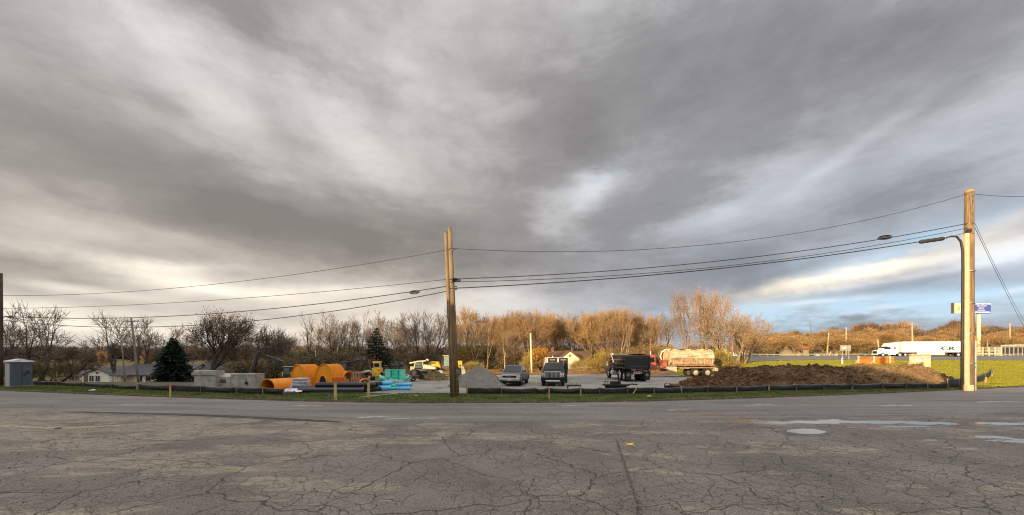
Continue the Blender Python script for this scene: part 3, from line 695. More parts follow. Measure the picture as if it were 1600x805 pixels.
def leaves(bld, pts, n, size, spread, seed, sx=1.0, flatv=1.0):
    rnd = random.Random(seed); vs, fs = bld.v, bld.f
    for i in range(n):
        p = rnd.choice(pts); c = p + Vector((rnd.gauss(0, spread), rnd.gauss(0, spread), rnd.gauss(0, spread * flatv)))
        u = Vector((rnd.gauss(0, 1), rnd.gauss(0, 1), rnd.gauss(0, 1))).normalized(); w = u.orthogonal().normalized(); s_ = size * rnd.uniform(.6, 1.3); q = len(vs)
        for e in (u * s_ * sx, w * s_ * .7, -u * s_ * sx, -w * s_ * .7): f = c + e; vs.append((f.x, f.y, f.z))
        fs.append((q, q + 1, q + 2, q + 3))
def bark(name, c, v=.18): return mat(name, c, .9, var=v, vscale_=4, spec=.2)
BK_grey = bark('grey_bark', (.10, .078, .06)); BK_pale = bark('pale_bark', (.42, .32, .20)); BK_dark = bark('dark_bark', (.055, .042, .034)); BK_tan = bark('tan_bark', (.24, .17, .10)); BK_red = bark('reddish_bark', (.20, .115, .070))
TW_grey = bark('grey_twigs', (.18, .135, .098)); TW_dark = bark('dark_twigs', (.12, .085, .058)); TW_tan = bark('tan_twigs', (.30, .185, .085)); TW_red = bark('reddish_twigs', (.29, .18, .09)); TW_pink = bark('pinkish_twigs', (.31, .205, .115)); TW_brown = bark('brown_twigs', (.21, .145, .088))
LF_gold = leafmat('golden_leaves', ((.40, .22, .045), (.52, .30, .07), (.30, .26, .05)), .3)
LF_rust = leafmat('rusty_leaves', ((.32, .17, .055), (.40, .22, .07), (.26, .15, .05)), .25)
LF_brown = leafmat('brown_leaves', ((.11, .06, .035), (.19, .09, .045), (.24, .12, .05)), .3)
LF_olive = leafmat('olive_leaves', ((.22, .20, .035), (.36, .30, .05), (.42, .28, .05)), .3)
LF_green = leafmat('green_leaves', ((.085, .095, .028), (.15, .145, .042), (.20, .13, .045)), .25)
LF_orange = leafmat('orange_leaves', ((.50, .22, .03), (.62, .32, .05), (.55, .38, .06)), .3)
def make_tree(name, label, pars, lm=None, tm=None, lf=None, nleaf=0, lsize=.1, lspread=.25, cat='tree'):
    A, B, tips = tree_mesh(**pars); t = thing(name, label, cat)
    A.build('trunk', lm or BK_grey, t, smooth=True, fix=False); B.build('crown', tm or TW_grey, t, fix=False)
    if nleaf:
        b = MB(); leaves(b, tips, nleaf, lsize, lspread, pars['seed'] + 99); b.build('foliage', lf, t, fix=False)
    return t
PROTO = {}
def proto(key, name, pars, **k):
    t = make_tree(name, None, pars, **k); PROTO[key] = [t, False]; return t
def place(key, px, Y, top, label, rz=None, group=None, wide=1.0, base=None):
    """stand tree KEY at depth Y in column px so that its tip reaches photo row top"""
    P_ = PROTO[key]; x_ = at(px, Y); z0 = g(x_, Y) if base is None else base; h_ = zof(top, Y) - z0; s_ = h_ / HGT[key]
    rz = random.uniform(0, 6.28) if rz is None else rz
    if not P_[1]:
        P_[1] = True; r = P_[0]; r.location = (x_, Y, z0); r.rotation_euler = (0, 0, rz); r.scale = (s_ * wide, s_ * wide, s_); r['label'] = label; r['category'] = r.get('category') or 'tree'
        if group: r['group'] = group
        return r
    r = dupt(P_[0], (x_, Y, z0), rz, (s_ * wide, s_ * wide, s_)); r['label'] = label
    if group: r['group'] = group
    elif 'group' in r: del r['group']
    return r
def dupt(root, loc, rz, sc):
    r = root.copy(); COL.objects.link(r); r.location = loc; r.rotation_euler = (0, 0, rz); r.scale = sc
    for n_ in root.children:
        c = n_.copy(); COL.objects.link(c); c.parent = r
    return r
HGT = {}
def PR(key, name, H, pars, **k): HGT[key] = H; pars['H'] = H; return proto(key, name, pars, **k)
random.seed(11)
# wide open-crowned bare tree with several big limbs (left)
PR('vase', 'bare_tree', 13, dict(seed=4, r0=.34, levels=5, fork=(2, 2), ang=(12, 30), trunk=.15, up=.30, side=.42, wob=.09, minr=.016, tw_len=1.1, twigs=2, stems=3, splay=.42, shrink=.86), lm=BK_grey, tm=TW_grey)
PR('airy', 'bare_tree', 14, dict(seed=9, r0=.28, levels=5, fork=(2, 2), ang=(12, 30), trunk=.17, up=.42, side=.42, wob=.09, minr=.016, tw_len=1.1, twigs=2, shrink=.84), lm=BK_dark, tm=TW_grey)
PR('oak', 'oak_tree', 13, dict(seed=23, r0=.42, levels=5, fork=(3, 3), ang=(22, 46), trunk=.13, up=.16, side=.42, wob=.12, minr=.012, tw_len=1.0, twigs=3, shrink=.84), lm=BK_dark, tm=TW_dark, lf=LF_brown, nleaf=5200, lsize=.11, lspread=.45)
PR('fan', 'bare_tree', 11, dict(seed=33, r0=.20, levels=4, fork=(2, 3), ang=(10, 26), trunk=.13, up=.30, side=.35, wob=.08, minr=.016, tw_len=1.0, twigs=2, stems=5, splay=.42, shrink=.88), lm=BK_grey, tm=TW_grey)
PR('slim', 'bare_tree', 13, dict(seed=41, r0=.20, levels=5, fork=(2, 2), ang=(9, 24), trunk=.22, up=.5, side=.5, wob=.08, minr=.016, tw_len=1.0, twigs=2, stems=2, splay=.12, shrink=.86), lm=BK_grey, tm=TW_grey)
PR('gold1', 'woodland_tree', 12, dict(seed=51, r0=.20, levels=5, fork=(2, 3), ang=(10, 26), trunk=.17, up=.46, side=.5, wob=.09, minr=.012, tw_len=.9, twigs=2, stems=2, splay=.14, shrink=.86), lm=BK_tan, tm=TW_tan, lf=LF_gold, nleaf=520, lsize=.085, lspread=.35)
PR('gold2', 'woodland_tree', 12, dict(seed=57, r0=.22, levels=5, fork=(2, 3), ang=(14, 34), trunk=.13, up=.36, side=.5, wob=.11, minr=.012, tw_len=.9, twigs=2, stems=3, splay=.28, shrink=.86), lm=BK_tan, tm=TW_tan, lf=LF_gold, nleaf=600, lsize=.085, lspread=.4)
PR('gold3', 'woodland_tree', 12, dict(seed=63, r0=.19, levels=5, fork=(2, 2), ang=(8, 24), trunk=.20, up=.5, side=.6, wob=.09, minr=.012, tw_len=.9, twigs=2, stems=3, splay=.18, shrink=.86), lm=BK_tan, tm=TW_red, lf=LF_rust, nleaf=260, lsize=.08, lspread=.35)
PR('rust', 'reddish_tree', 12, dict(seed=71, r0=.20, levels=5, fork=(2, 3), ang=(16, 34), trunk=.18, up=.34, side=.5, wob=.10, minr=.012, tw_len=.8, twigs=3, shrink=.82), lm=BK_dark, tm=TW_red, lf=LF_rust, nleaf=900, lsize=.075, lspread=.35)
PR('tall', 'tall_bare_tree', 15, dict(seed=85, r0=.30, levels=5, fork=(2, 2), ang=(10, 26), trunk=.16, up=.48, side=.30, wob=.08, minr=.012, tw_len=1.1, twigs=2, stems=2, splay=.14, shrink=.86), lm=BK_tan, tm=TW_pink, lf=LF_rust, nleaf=420, lsize=.075, lspread=.3)
PR('spread', 'spreading_tree', 12, dict(seed=92, r0=.34, levels=5, fork=(2, 2), ang=(14, 34), trunk=.13, up=.22, side=.36, wob=.10, minr=.012, tw_len=1.0, twigs=2, stems=4, splay=.5, shrink=.88), lm=BK_tan, tm=TW_pink, lf=LF_rust, nleaf=300, lsize=.075, lspread=.3)
PR('leaning', 'leaning_tree', 6, dict(seed=101, r0=.20, levels=5, fork=(2, 3), ang=(22, 48), trunk=.30, up=.0, side=.5, wob=.13, minr=.011, tw_len=.7, twigs=2, lean=(1.1, 0)), lm=BK_dark, tm=TW_dark, lf=LF_brown, nleaf=400, lsize=.07)
PR('scrubg', 'bush', 4, dict(seed=111, r0=.06, levels=3, fork=(2, 3), ang=(18, 50), trunk=.25, up=.20, side=.6, wob=.18, minr=.010, tw_len=.6, twigs=3, stems=10, splay=.75), lm=BK_dark, tm=TW_dark, lf=LF_green, nleaf=1500, lsize=.09, lspread=.38, cat='bush')
PR('scrubb', 'bush', 4, dict(seed=117, r0=.06, levels=4, fork=(2, 2), ang=(16, 42), trunk=.22, up=.26, side=.4, wob=.16, minr=.010, tw_len=.6, twigs=2, stems=6, splay=.6), lm=BK_dark, tm=TW_brown, lf=LF_brown, nleaf=420, lsize=.08, lspread=.35, cat='bush')
PR('scrubo', 'bush', 3.5, dict(seed=123, r0=.05, levels=3, fork=(2, 3), ang=(18, 50), trunk=.25, up=.20, side=.6, wob=.18, minr=.010, tw_len=.5, twigs=3, stems=10, splay=.7), lm=BK_tan, tm=TW_tan, lf=LF_olive, nleaf=2600, lsize=.08, lspread=.34, cat='bush')
PR('scrubr', 'bush', 4, dict(seed=129, r0=.05, levels=3, fork=(2, 3), ang=(12, 36), trunk=.22, up=.32, side=.6, wob=.15, minr=.011, tw_len=.8, twigs=2, stems=11, splay=.6), lm=BK_tan, tm=TW_tan, lf=LF_gold, nleaf=600, lsize=.085, lspread=.38, cat='bush')
PR('orange', 'orange_shrub', 4, dict(seed=135, r0=.06, levels=3, fork=(2, 3), ang=(12, 34), trunk=.22, up=.4, side=.6, wob=.14, minr=.011, tw_len=.6, twigs=3, stems=5, splay=.25), lm=BK_tan, tm=TW_tan, lf=LF_orange, nleaf=2600, lsize=.085, lspread=.32, cat='bush')

# evergreens
def conifer(name, label, x_, y_, H, rad, seed, m, dens, tiers, droop, gappy, n_br=13):
    rnd = random.Random(seed); t = thing(name, label, 'evergreen tree', (x_, y_, g(x_, y_)))
    MB().tube([(0, 0, -.2), (.03, 0, H * .5), (0, 0, H * .97)], [H * .018, H * .012, .02], 7).build('trunk', BK_dark, t)
    b = MB(); br = MB()
    for i in range(tiers):
        z_ = H * (.06 + .92 * (i / (tiers - 1)) ** .9); rr = rad * (1 - (z_ / H)) ** .72 * rnd.uniform(.74, 1.18) + .12
        nb = max(5, int(n_br * (rr / rad) ** .5))
        for k in range(nb):
            a = 2 * PI * k / nb + rnd.uniform(-.35, .35); L = rr * rnd.uniform(.72, 1.15) ; dz = -droop * L + rnd.uniform(-.1, .14) * L
            tip = Vector((math.cos(a) * L, math.sin(a) * L, z_ + dz)); p0 = Vector((0, 0, z_))
            br.cyl(p0, tip, .018 + .01 * L, .008, 4, False)
            for j in range(int(dens * L) + 3):
                f = rnd.uniform(.12, 1) ** (.75); p = p0.lerp(tip, f) + Vector((rnd.gauss(0, .10), rnd.gauss(0, .10), rnd.gauss(-.03, .07))) * (1 + gappy)
                o = Vector((math.cos(a + rnd.gauss(0, .7)), math.sin(a + rnd.gauss(0, .7)), rnd.gauss(-.15, .35))).normalized() * rnd.uniform(.14, .30); w = o.cross(Vector((0, 0, 1))).normalized() * .05 + Vector((0, 0, rnd.gauss(0, .03)))
                q = len(b.v)
                for e in (p - w, p + o * .5 - w * 1.4, p + o, p + o * .5 + w * 1.4, p + w): b.v.append(tuple(e))
                b.f.append((q, q + 1, q + 2, q + 3, q + 4))
    br.build('branches', BK_dark, t, fix=False); b.build('foliage', m, t, fix=False); return t
LF_spruce = leafmat('spruce_needles', ((.012, .026, .019), (.028, .052, .034)), .08)
LF_fir = leafmat('fir_needles', ((.016, .028, .016), (.030, .044, .022)), .1)
conifer('spruce_tree', 'dense dark green spruce tree in front of the long grey roofed house', at(271, 55), 55, zof(528, 55) - g(at(271, 55), 55), 2.75, 5, LF_spruce, 30, 30, .18, 0, 17)
conifer('fir_tree', 'tall open branched dark conifer standing among bare trees behind the green pipes', at(588, 74), 74, zof(513, 74) - g(at(588, 74), 74), 4.1, 8, LF_fir, 30, 18, .05, .35, 13)
conifer('fir_tree', 'small dark conifer right of the cream house', at(928, 78), 78, zof(548, 78) - g(at(928, 78), 78), 1.2, 9, LF_fir, 26, 14, .1, .2, 10)

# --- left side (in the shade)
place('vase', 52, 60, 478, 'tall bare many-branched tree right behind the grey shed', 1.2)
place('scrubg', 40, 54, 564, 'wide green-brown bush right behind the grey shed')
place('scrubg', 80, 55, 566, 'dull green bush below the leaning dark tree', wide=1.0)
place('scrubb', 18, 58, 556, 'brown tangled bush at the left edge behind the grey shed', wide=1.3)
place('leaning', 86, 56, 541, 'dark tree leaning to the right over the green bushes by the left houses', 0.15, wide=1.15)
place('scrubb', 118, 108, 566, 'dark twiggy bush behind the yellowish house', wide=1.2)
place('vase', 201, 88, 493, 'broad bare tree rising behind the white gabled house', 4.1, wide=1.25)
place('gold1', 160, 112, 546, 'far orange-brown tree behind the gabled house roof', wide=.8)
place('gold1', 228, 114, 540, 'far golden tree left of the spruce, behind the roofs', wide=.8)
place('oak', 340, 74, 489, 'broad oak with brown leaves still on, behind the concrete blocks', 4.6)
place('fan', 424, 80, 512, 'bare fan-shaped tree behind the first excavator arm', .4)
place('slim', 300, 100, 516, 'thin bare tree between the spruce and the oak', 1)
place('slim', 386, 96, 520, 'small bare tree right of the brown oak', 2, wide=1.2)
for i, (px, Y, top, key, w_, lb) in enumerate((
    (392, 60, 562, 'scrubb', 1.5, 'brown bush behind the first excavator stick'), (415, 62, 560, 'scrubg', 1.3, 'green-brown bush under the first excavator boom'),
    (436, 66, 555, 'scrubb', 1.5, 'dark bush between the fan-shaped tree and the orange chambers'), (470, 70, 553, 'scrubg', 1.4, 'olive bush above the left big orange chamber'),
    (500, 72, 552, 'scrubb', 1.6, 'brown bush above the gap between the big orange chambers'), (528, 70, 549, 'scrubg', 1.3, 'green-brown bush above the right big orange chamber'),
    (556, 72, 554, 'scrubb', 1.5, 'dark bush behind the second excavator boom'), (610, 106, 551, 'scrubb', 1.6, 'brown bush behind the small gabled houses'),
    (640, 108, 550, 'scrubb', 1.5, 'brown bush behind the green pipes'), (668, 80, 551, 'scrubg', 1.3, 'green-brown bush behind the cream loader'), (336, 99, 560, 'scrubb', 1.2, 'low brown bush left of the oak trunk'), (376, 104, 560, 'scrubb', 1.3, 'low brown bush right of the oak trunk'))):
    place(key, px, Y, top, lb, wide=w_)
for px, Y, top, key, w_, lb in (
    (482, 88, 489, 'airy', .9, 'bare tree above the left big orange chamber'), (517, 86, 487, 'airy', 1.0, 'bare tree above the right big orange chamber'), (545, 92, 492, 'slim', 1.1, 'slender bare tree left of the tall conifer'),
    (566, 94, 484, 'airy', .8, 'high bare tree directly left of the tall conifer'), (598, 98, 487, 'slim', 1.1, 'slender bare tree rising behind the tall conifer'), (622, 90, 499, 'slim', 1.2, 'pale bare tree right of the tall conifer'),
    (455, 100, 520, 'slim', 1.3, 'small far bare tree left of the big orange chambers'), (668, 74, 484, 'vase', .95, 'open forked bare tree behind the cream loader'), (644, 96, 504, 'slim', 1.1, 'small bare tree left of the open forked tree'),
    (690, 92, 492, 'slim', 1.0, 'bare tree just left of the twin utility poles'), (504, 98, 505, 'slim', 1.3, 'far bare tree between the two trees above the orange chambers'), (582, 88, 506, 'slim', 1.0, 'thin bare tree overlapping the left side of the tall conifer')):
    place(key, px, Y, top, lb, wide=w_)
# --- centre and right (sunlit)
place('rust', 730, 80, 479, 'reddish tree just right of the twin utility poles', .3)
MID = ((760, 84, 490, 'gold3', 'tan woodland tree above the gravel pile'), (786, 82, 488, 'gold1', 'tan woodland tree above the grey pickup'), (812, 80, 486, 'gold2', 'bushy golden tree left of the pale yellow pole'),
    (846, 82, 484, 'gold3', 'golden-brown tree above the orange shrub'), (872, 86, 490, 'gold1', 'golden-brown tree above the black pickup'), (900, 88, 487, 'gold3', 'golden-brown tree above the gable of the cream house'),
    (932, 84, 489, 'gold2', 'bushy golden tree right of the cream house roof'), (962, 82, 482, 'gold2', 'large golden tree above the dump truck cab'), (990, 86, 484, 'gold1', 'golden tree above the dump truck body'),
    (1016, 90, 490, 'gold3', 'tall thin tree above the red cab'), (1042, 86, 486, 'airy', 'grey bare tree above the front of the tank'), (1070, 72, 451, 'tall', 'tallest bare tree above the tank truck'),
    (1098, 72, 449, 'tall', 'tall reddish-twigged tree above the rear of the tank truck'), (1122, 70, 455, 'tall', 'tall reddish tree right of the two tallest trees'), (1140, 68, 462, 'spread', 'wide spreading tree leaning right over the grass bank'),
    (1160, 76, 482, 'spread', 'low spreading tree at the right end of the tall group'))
for i, (px, Y, top, key, lb) in enumerate(MID): place(key, px, Y, top, lb, wide=1.0 if key.startswith('gold') else 1.0)
random.seed(31)
names_ = ('gold1', 'slim', 'gold3', 'gold2')
PR('pale', 'pale_stemmed_tree', 12, dict(seed=143, r0=.17, levels=4, fork=(2, 2), ang=(8, 24), trunk=.30, up=.45, side=.45, wob=.08, minr=.013, tw_len=1.0, twigs=2, stems=1, shrink=.84), lm=BK_pale, tm=TW_tan)
PR('darkst', 'dark_stemmed_tree', 12, dict(seed=147, r0=.22, levels=4, fork=(2, 3), ang=(10, 30), trunk=.26, up=.40, side=.45, wob=.10, minr=.013, tw_len=1.0, twigs=2, stems=2, splay=.12, shrink=.84), lm=BK_dark, tm=TW_brown)
for i in range(15):
    px = 722 + i * 22 + random.uniform(-7, 7); k_ = i % 3 == 1
    if 840 < px < 930: Y = 86
    else: Y = random.uniform(68, 78)
    place('darkst' if k_ else 'pale', px, Y, random.uniform(490, 512), 'dark stemmed bare tree at the front of the golden wood' if k_ else 'pale stemmed thin tree at the front of the golden wood', group='dark stemmed trees at the front of the wood' if k_ else 'pale stemmed trees at the front of the wood')
for i in range(18):   # second and third rows of the wood: nothing in the photo tells them apart
    px = 716 + i * 18.5 + random.uniform(-5, 5); Y = random.uniform(94, 118)
    place(names_[i % 4], px, Y, 493 + random.uniform(-7, 13), 'golden-brown tree in the back rows of the wood behind the yard', group='trees in the back rows of the wood', wide=.85)
for i in range(26):
    px = 716 + i * 15.5 + random.uniform(-4, 4); Y = random.uniform(74, 90)
    if 842 < px < 950: Y = random.uniform(86, 92)
    place(('scrubr', 'scrubb', 'scrubo', 'scrubb')[i % 4], px, Y, 544 + random.uniform(-8, 10), 'twiggy undergrowth bush at the foot of the golden wood', group='undergrowth bushes of the golden wood', wide=1.3)
place('orange', 843, 66, 545, 'bright orange leaved shrub right of the pale yellow pole')
place('scrubo', 740, 62, 566, 'yellow-green bush peeking over the gravel pile', wide=1.4)
place('scrubo', 712, 64, 569, 'yellow bush right behind the twin utility poles', wide=1.2)
place('scrubo', 906, 68, 563, 'yellow-green bush in front of the cream house')
place('scrubo', 925, 66, 560, 'olive bush at the right end of the cream house')
place('scrubo', 944, 60, 551, 'large yellow-green bush left of the dump truck', wide=1.2)
place('scrubo', 1118, 56, 548, 'yellow-green bush right of the tank truck', wide=.9)
place('scrubo', 1135, 58, 556, 'smaller yellow-green bush at the edge of the grass bank', wide=1.0)
place('scrubo', 826, 66, 556, 'green bush left of the pale yellow pole', wide=.8)

# --- far right: scattered trees beyond the highway, then the wooded rise as one mass
random.seed(44)
for i in range(26):
    px = 1158 + i * 17.5 + random.uniform(-5, 5); Y = random.uniform(124, 150)
    top = 522 + random.uniform(-5, 8) if px > 1250 else 519 + random.uniform(-6, 6)
    place(('scrubr', 'gold1', 'scrubr', 'gold3')[i % 4], px, Y, top if i % 3 else top + 12, 'golden-brown tree in the row beyond the highway', group='trees in the row beyond the highway', wide=1.7)
b = MB(); b2 = MB(); bl = MB(); rnd = random.Random(77)
A_, B_, T_ = tree_mesh(seed=201, H=11, r0=.22, levels=5, fork=(2, 3), ang=(16, 40), trunk=.2, up=.3, side=.5, wob=.12, minr=.034, tw_len=1.4, twigs=2, stems=2, splay=.2)
A2, B2, T2 = tree_mesh(seed=205, H=11, r0=.22, levels=5, fork=(2, 2), ang=(16, 40), trunk=.24, up=.35, side=.5, wob=.12, minr=.034, tw_len=1.4, twigs=2, stems=3, splay=.25)
def hill_z(px): return 517 - 11 * ss(1230, 1330, px) + 4 * math.sin(px * .021) + 3 * math.sin(px * .053 + 1) - 5 * ss(1440, 1600, px) + 9 * ss(1390, 1420, px) * (1 - ss(1450, 1500, px))
for i in range(190):
    px = rnd.uniform(1170, 1680); k = rnd.random(); Y = 160 + 110 * k; x_ = at(px, Y); z0 = g(x_, Y); top = hill_z(px) + (1 - k) * 20 + rnd.uniform(-3, 6)
    h_ = zof(top, Y) - z0; s_ = h_ / 11; a = rnd.uniform(0, 6.28); ca, sa_ = math.cos(a), math.sin(a); w_ = s_ * rnd.uniform(1.1, 1.6)
    Am, Bm, Tm = ((A_, B_, T_), (A2, B2, T2))[i % 2]
    for src in (Am, Bm):
        bb = b2 if k > .55 and i % 3 else b; q = len(bb.v); bb.v.extend((x_ + (v[0] * ca - v[1] * sa_) * w_, Y + (v[0] * sa_ + v[1] * ca) * w_, z0 + v[2] * s_) for v in src.v); bb.f.extend(tuple(j + q for j in f) for f in src.f)
    leaves(bl, [Vector((x_ + (v[0] * ca - v[1] * sa_) * w_, Y + (v[0] * sa_ + v[1] * ca) * w_, z0 + v[2] * s_)) for v in Tm[::3]], 34, .24, .7, i)
tag(b2.build('far_woods', bark('ridge_twigs', (.15, .105, .065)), fix=False), 'darker grey-brown woods along the ridge beyond the highway', 'woods', kind='stuff')
tag(b.build('far_woods', TW_tan, fix=False), 'bare golden-brown woods covering the rise beyond the highway', 'woods', kind='stuff')
tag(bl.build('far_wood_leaves', LF_rust, fix=False), 'last brown leaves in the woods beyond the highway', 'leaves', kind='stuff')
# distant low wood line all along the horizon
b = MB(); rnd = random.Random(78)
for i in range(150):
    px = -60 + i * 11.6 + rnd.uniform(-4, 4); Y = rnd.uniform(150, 215); x_ = at(px, Y); z0 = g(x_, Y); top = 543 + rnd.uniform(-6, 5); h_ = zof(top, Y) - z0; s_ = h_ / 11; a = rnd.uniform(0, 6.28); ca, sa_ = math.cos(a), math.sin(a); w_ = s_ * rnd.uniform(1.3, 2.0)
    if px > 1150: continue
    src = (B_, B2)[i % 2]; q = len(b.v); top += 9 if px < 640 else 0; b.v.extend((x_ + (v[0] * ca - v[1] * sa_) * w_, Y + (v[0] * sa_ + v[1] * ca) * w_, z0 + v[2] * s_) for v in src.v); b.f.extend(tuple(j + q for j in f) for f in src.f)
tag(b.build('distant_treeline', bark('distant_twigs', (.11, .088, .068)), fix=False), 'low distant line of bare trees on the horizon', 'woods', kind='stuff')

# ------------------------------------------------------------------ utility poles and wires
M_pole = bpy.data.materials.new('pole_wood'); M_pole.use_nodes = True; t_ = M_pole.node_tree; b_ = t_.nodes['Principled BSDF']
c_ = t_.nodes.new('ShaderNodeTexCoord').outputs['Object']; n1 = noi(t_, vscale(t_, c_, (9, 9, .35)), 2.2, 5, .65); n2 = noi(t_, c_, .5, 3)
o_ = mixc(t_, n1.step(.32, .68), (.085, .052, .027), (.31, .20, .095)); o_ = mixc(t_, n2.step(.5, .7) * .4, o_, (.15, .11, .07))
t_.links.new(o_, b_.inputs['Base Color']); b_.inputs['Roughness'].default_value = .9
bp_ = t_.nodes.new('ShaderNodeBump'); bp_.inputs['Strength'].default_value = .5; bp_.inputs['Distance'].default_value = .02; t_.links.new(n1.v, bp_.inputs['Height']); t_.links.new(bp_.outputs[0], b_.inputs['Normal'])
M_conduit = mat('grey_conduit', (.36, .35, .33), .6, var=.1); M_guard = mat('cream_riser_guard', (.50, .41, .25), .55, var=.06); M_dcond = mat('dark_conduit', (.035, .03, .028), .6)
M_steel = mat('galvanised_steel', (.30, .30, .29), .45, metal=.6); M_wire = mat('cable_black', (.025, .025, .028), .6)
def tapered(h_, rb, rt, lean=(0, 0), n=14):
    return MB().tube([(0, 0, -.3), (lean[0] * .33, lean[1] * .33, h_ * .33), (lean[0] * .66, lean[1] * .66, h_ * .66), (lean[0], lean[1], h_)], [rb, rb * .9 + rt * .1, (rb + rt) / 2, rt], n)
def pole_top(px, Y, pyt): return zof(pyt, Y)
# twin poles in the middle
YA, YB, YR, YL = 25.5, 26.3, 31.0, 35.7
xa = at(707.5, YA); ha = zof(363, YA); la = at(696.3, YA) - xa
tA = thing('utility_pole', 'left shorter pole of the twin wooden utility poles, leaning left', 'utility pole', (xa, YA, 0))
tapered(ha, .15, .105, (la, 0)).build('pole', M_pole, tA, smooth=True)
MB().cyl((la, 0, ha), (la, 0, ha + .02), .13).build('top_cap', M_pole, tA)
xb = at(714, YB); hb = zof(356, YB); lb = at(702.8, YB) - xb
tB = thing('utility_pole', 'right taller pole of the twin wooden utility poles carrying the cables', 'utility pole', (xb, YB, 0))
tapered(hb, .18, .13, (lb, 0)).build('pole', M_pole, tB, smooth=True)
for z_ in (zof(391, YB), zof(437, YB), zof(448, YB), zof(453, YB)):
    k = z_ / hb; MB().cyl((lb * k + .12, -.14, z_), (lb * k + .34, -.14, z_), .045, n=8).build('bracket', M_steel, tB)
MB().box((.02, -.19, 1.75), (.10, .02, .16)).build('tag_plate', M_steel, tB)
for z_ in (3.1, 5.2, 7.4): MB().cyl((lb * z_ / hb, -.24, z_), (lb * z_ / hb, -.10, z_), .025, n=6).build('bolt', M_steel, tB)
for z_ in (1.2, 1.6, 2.4, 4.5, 6.3):
    k = z_ / hb; MB().ring((lb * k, 0, z_), (0, 0, 1), .185 - .004 * z_, .12, .05, 14).build('band', M_steel, tB)
MB().tube([(.02 - .17, -.08, 0), (lb * .5 - .14, -.08, hb * .5)], .03, 6).build('ground_wire_guard', M_conduit, tB)
# big pole on the right
xr = at(1513, YR); hr = zof(299, YR)
tR = thing('utility_pole', 'thick tall utility pole on the right with a cream riser guard and dark conduits', 'utility pole', (xr, YR, 0))
tapered(hr, .33, .27, (at(1514.5, YR) - xr, 0), 16).build('pole', M_pole, tR, smooth=True)
MB().cyl((.07, 0, hr - .12), (.07, 0, hr + .06), .29, n=16).build('top_cap', mat('bleached_wood', (.35, .22, .09), .9), tR)
zt = zof(366, YR)
g_ = MB(); prof = [(-.20, .1), (-.20, -.06), (-.15, -.13), (-.02, -.16), (.08, -.13), (.13, -.04), (.13, .1)]
g_.prism([(p[0] - .31, p[1] - .17) for p in prof], .35, zt, 'z'); g_.build('riser_guard', M_guard, tR)
MB().box((-.34, -.26, .22), (.52, .42, .50)).build('guard_base', M_guard, tR, bevel=.04)
MB().tube([(-.62, -.1, -.1), (-.60, -.1, 4), (-.56, -.1, zof(420, YR)), (-.58, -.1, zof(392, YR)), (-.72, -.1, zof(378, YR)), (-1.05, -.1, zof(370.5, YR)), (-1.5, -.1, zof(370, YR)), (-1.9, -.1, zof(372.5, YR))], [.10, .10, .09, .085, .08, .075, .07, .06], 10).build('cable_riser', M_dcond, tR, smooth=True)
MB().tube([(.38, -.12, -.1), (.38, -.12, zof(532, YR))], .10, 10).build('conduit', M_conduit, tR, smooth=True)
for z_ in (2.2, 4.6, 7.0, 9.6): MB().ring((-.02, -.03, z_), (0, 0, 1), .40, .31, .06, 16).build('band', M_steel, tR)
for z_ in (12.6, 13.4, 15.2, 15.6): MB().cyl((.0, -.38, z_), (.0, -.2, z_), .04, n=6).build('bolt', M_steel, tR)
MB().box((.14, -.33, 1.9), (.12, .02, .20)).build('tag_plate', M_steel, tR)
MB().box((-.22, -.25, zof(362, YR)), (.30, .12, .28)).build('bracket', M_dcond, tR)
# pole cut by the left edge of the picture, with its street light
xl = at(1, YL); hl = zof(427, YL)
tL = thing('utility_pole', 'dark wooden utility pole at the left edge of the picture beside the grey shed', 'utility pole', (xl, YL, 0))
tapered(hl, .17, .13, (0, 0)).build('pole', mat('dark_pole_wood', (.07, .045, .03), .9), tL, smooth=True)
zl = zof(497, YL)
am = MB().tube([(.1, 0, zl - .1), (.5, -.05, zl + .12), (.95, -.1, zl + .1)], .03, 6).build('lamp_arm', M_steel, tL)
MB().hull8([(.85, -.22, zl - .02), (1.85, -.20, zl - .14), (1.85, .02, zl - .14), (.85, .02, zl - .02)], [(.9, -.18, zl + .13), (1.75, -.16, zl - .02), (1.75, 0, zl - .02), (.9, 0, zl + .13)]).build('lamp_head', mat('lamp_grey', (.16, .15, .14), .5), am)
def wire(label, p0, p1, sag, r, n=28, wob=0, group='cables between the utility poles', cat='cable', name='overhead_cable'):
    p0, p1 = Vector(p0), Vector(p1); m = (p0 + p1) / 2; pts = []
    for i in range(n + 1):
        t = i / n; q = p0.lerp(p1, t) - Vector((0, 0, sag * 4 * t * (1 - t))); pts.append(tuple(q - m))
    o = MB().tube(pts, r, 5).build(name, M_wire, None, loc=m, smooth=True); return tag(o, label, cat, group)
def pz(px, py, Y): return (at(px, Y), Y, zof(py, Y))
PT = lambda py: (at(703, YB), YB - .15, zof(py, YB)); LT = lambda py: (xl, YL, zof(py, YL)); RT = lambda py, dx=0: (xr - .2 + dx, YR - .1, zof(py, YR))
wire('topmost thin cable from the left edge up to the twin poles', LT(462), PT(391), .85, .018)
wire('second thin cable from the left edge to the twin poles', LT(482), PT(437), .46, .018)
wire('third thicker cable from the left edge with a coil near the twin poles', LT(494), PT(447.5), .95, .030)
wire('lowest sagging cable from the left edge to the twin poles', LT(500), PT(455), 1.45, .028)
wire('topmost thin cable from the twin poles up to the top of the big pole', PT(389), RT(304), 1.75, .018)
wire('upper of the two close cables between the twin poles and the big pole', PT(437), RT(350), .80, .030)
wire('lower of the two close cables between the twin poles and the big pole', (PT(442)[0], YB - .3, PT(442)[2]), RT(357), .95, .022)
wire('thick lowest cable from the twin poles to the long black splice case', PT(451.5), (xr - 3.9, YR - .1, zof(378, YR)), .52, .036)
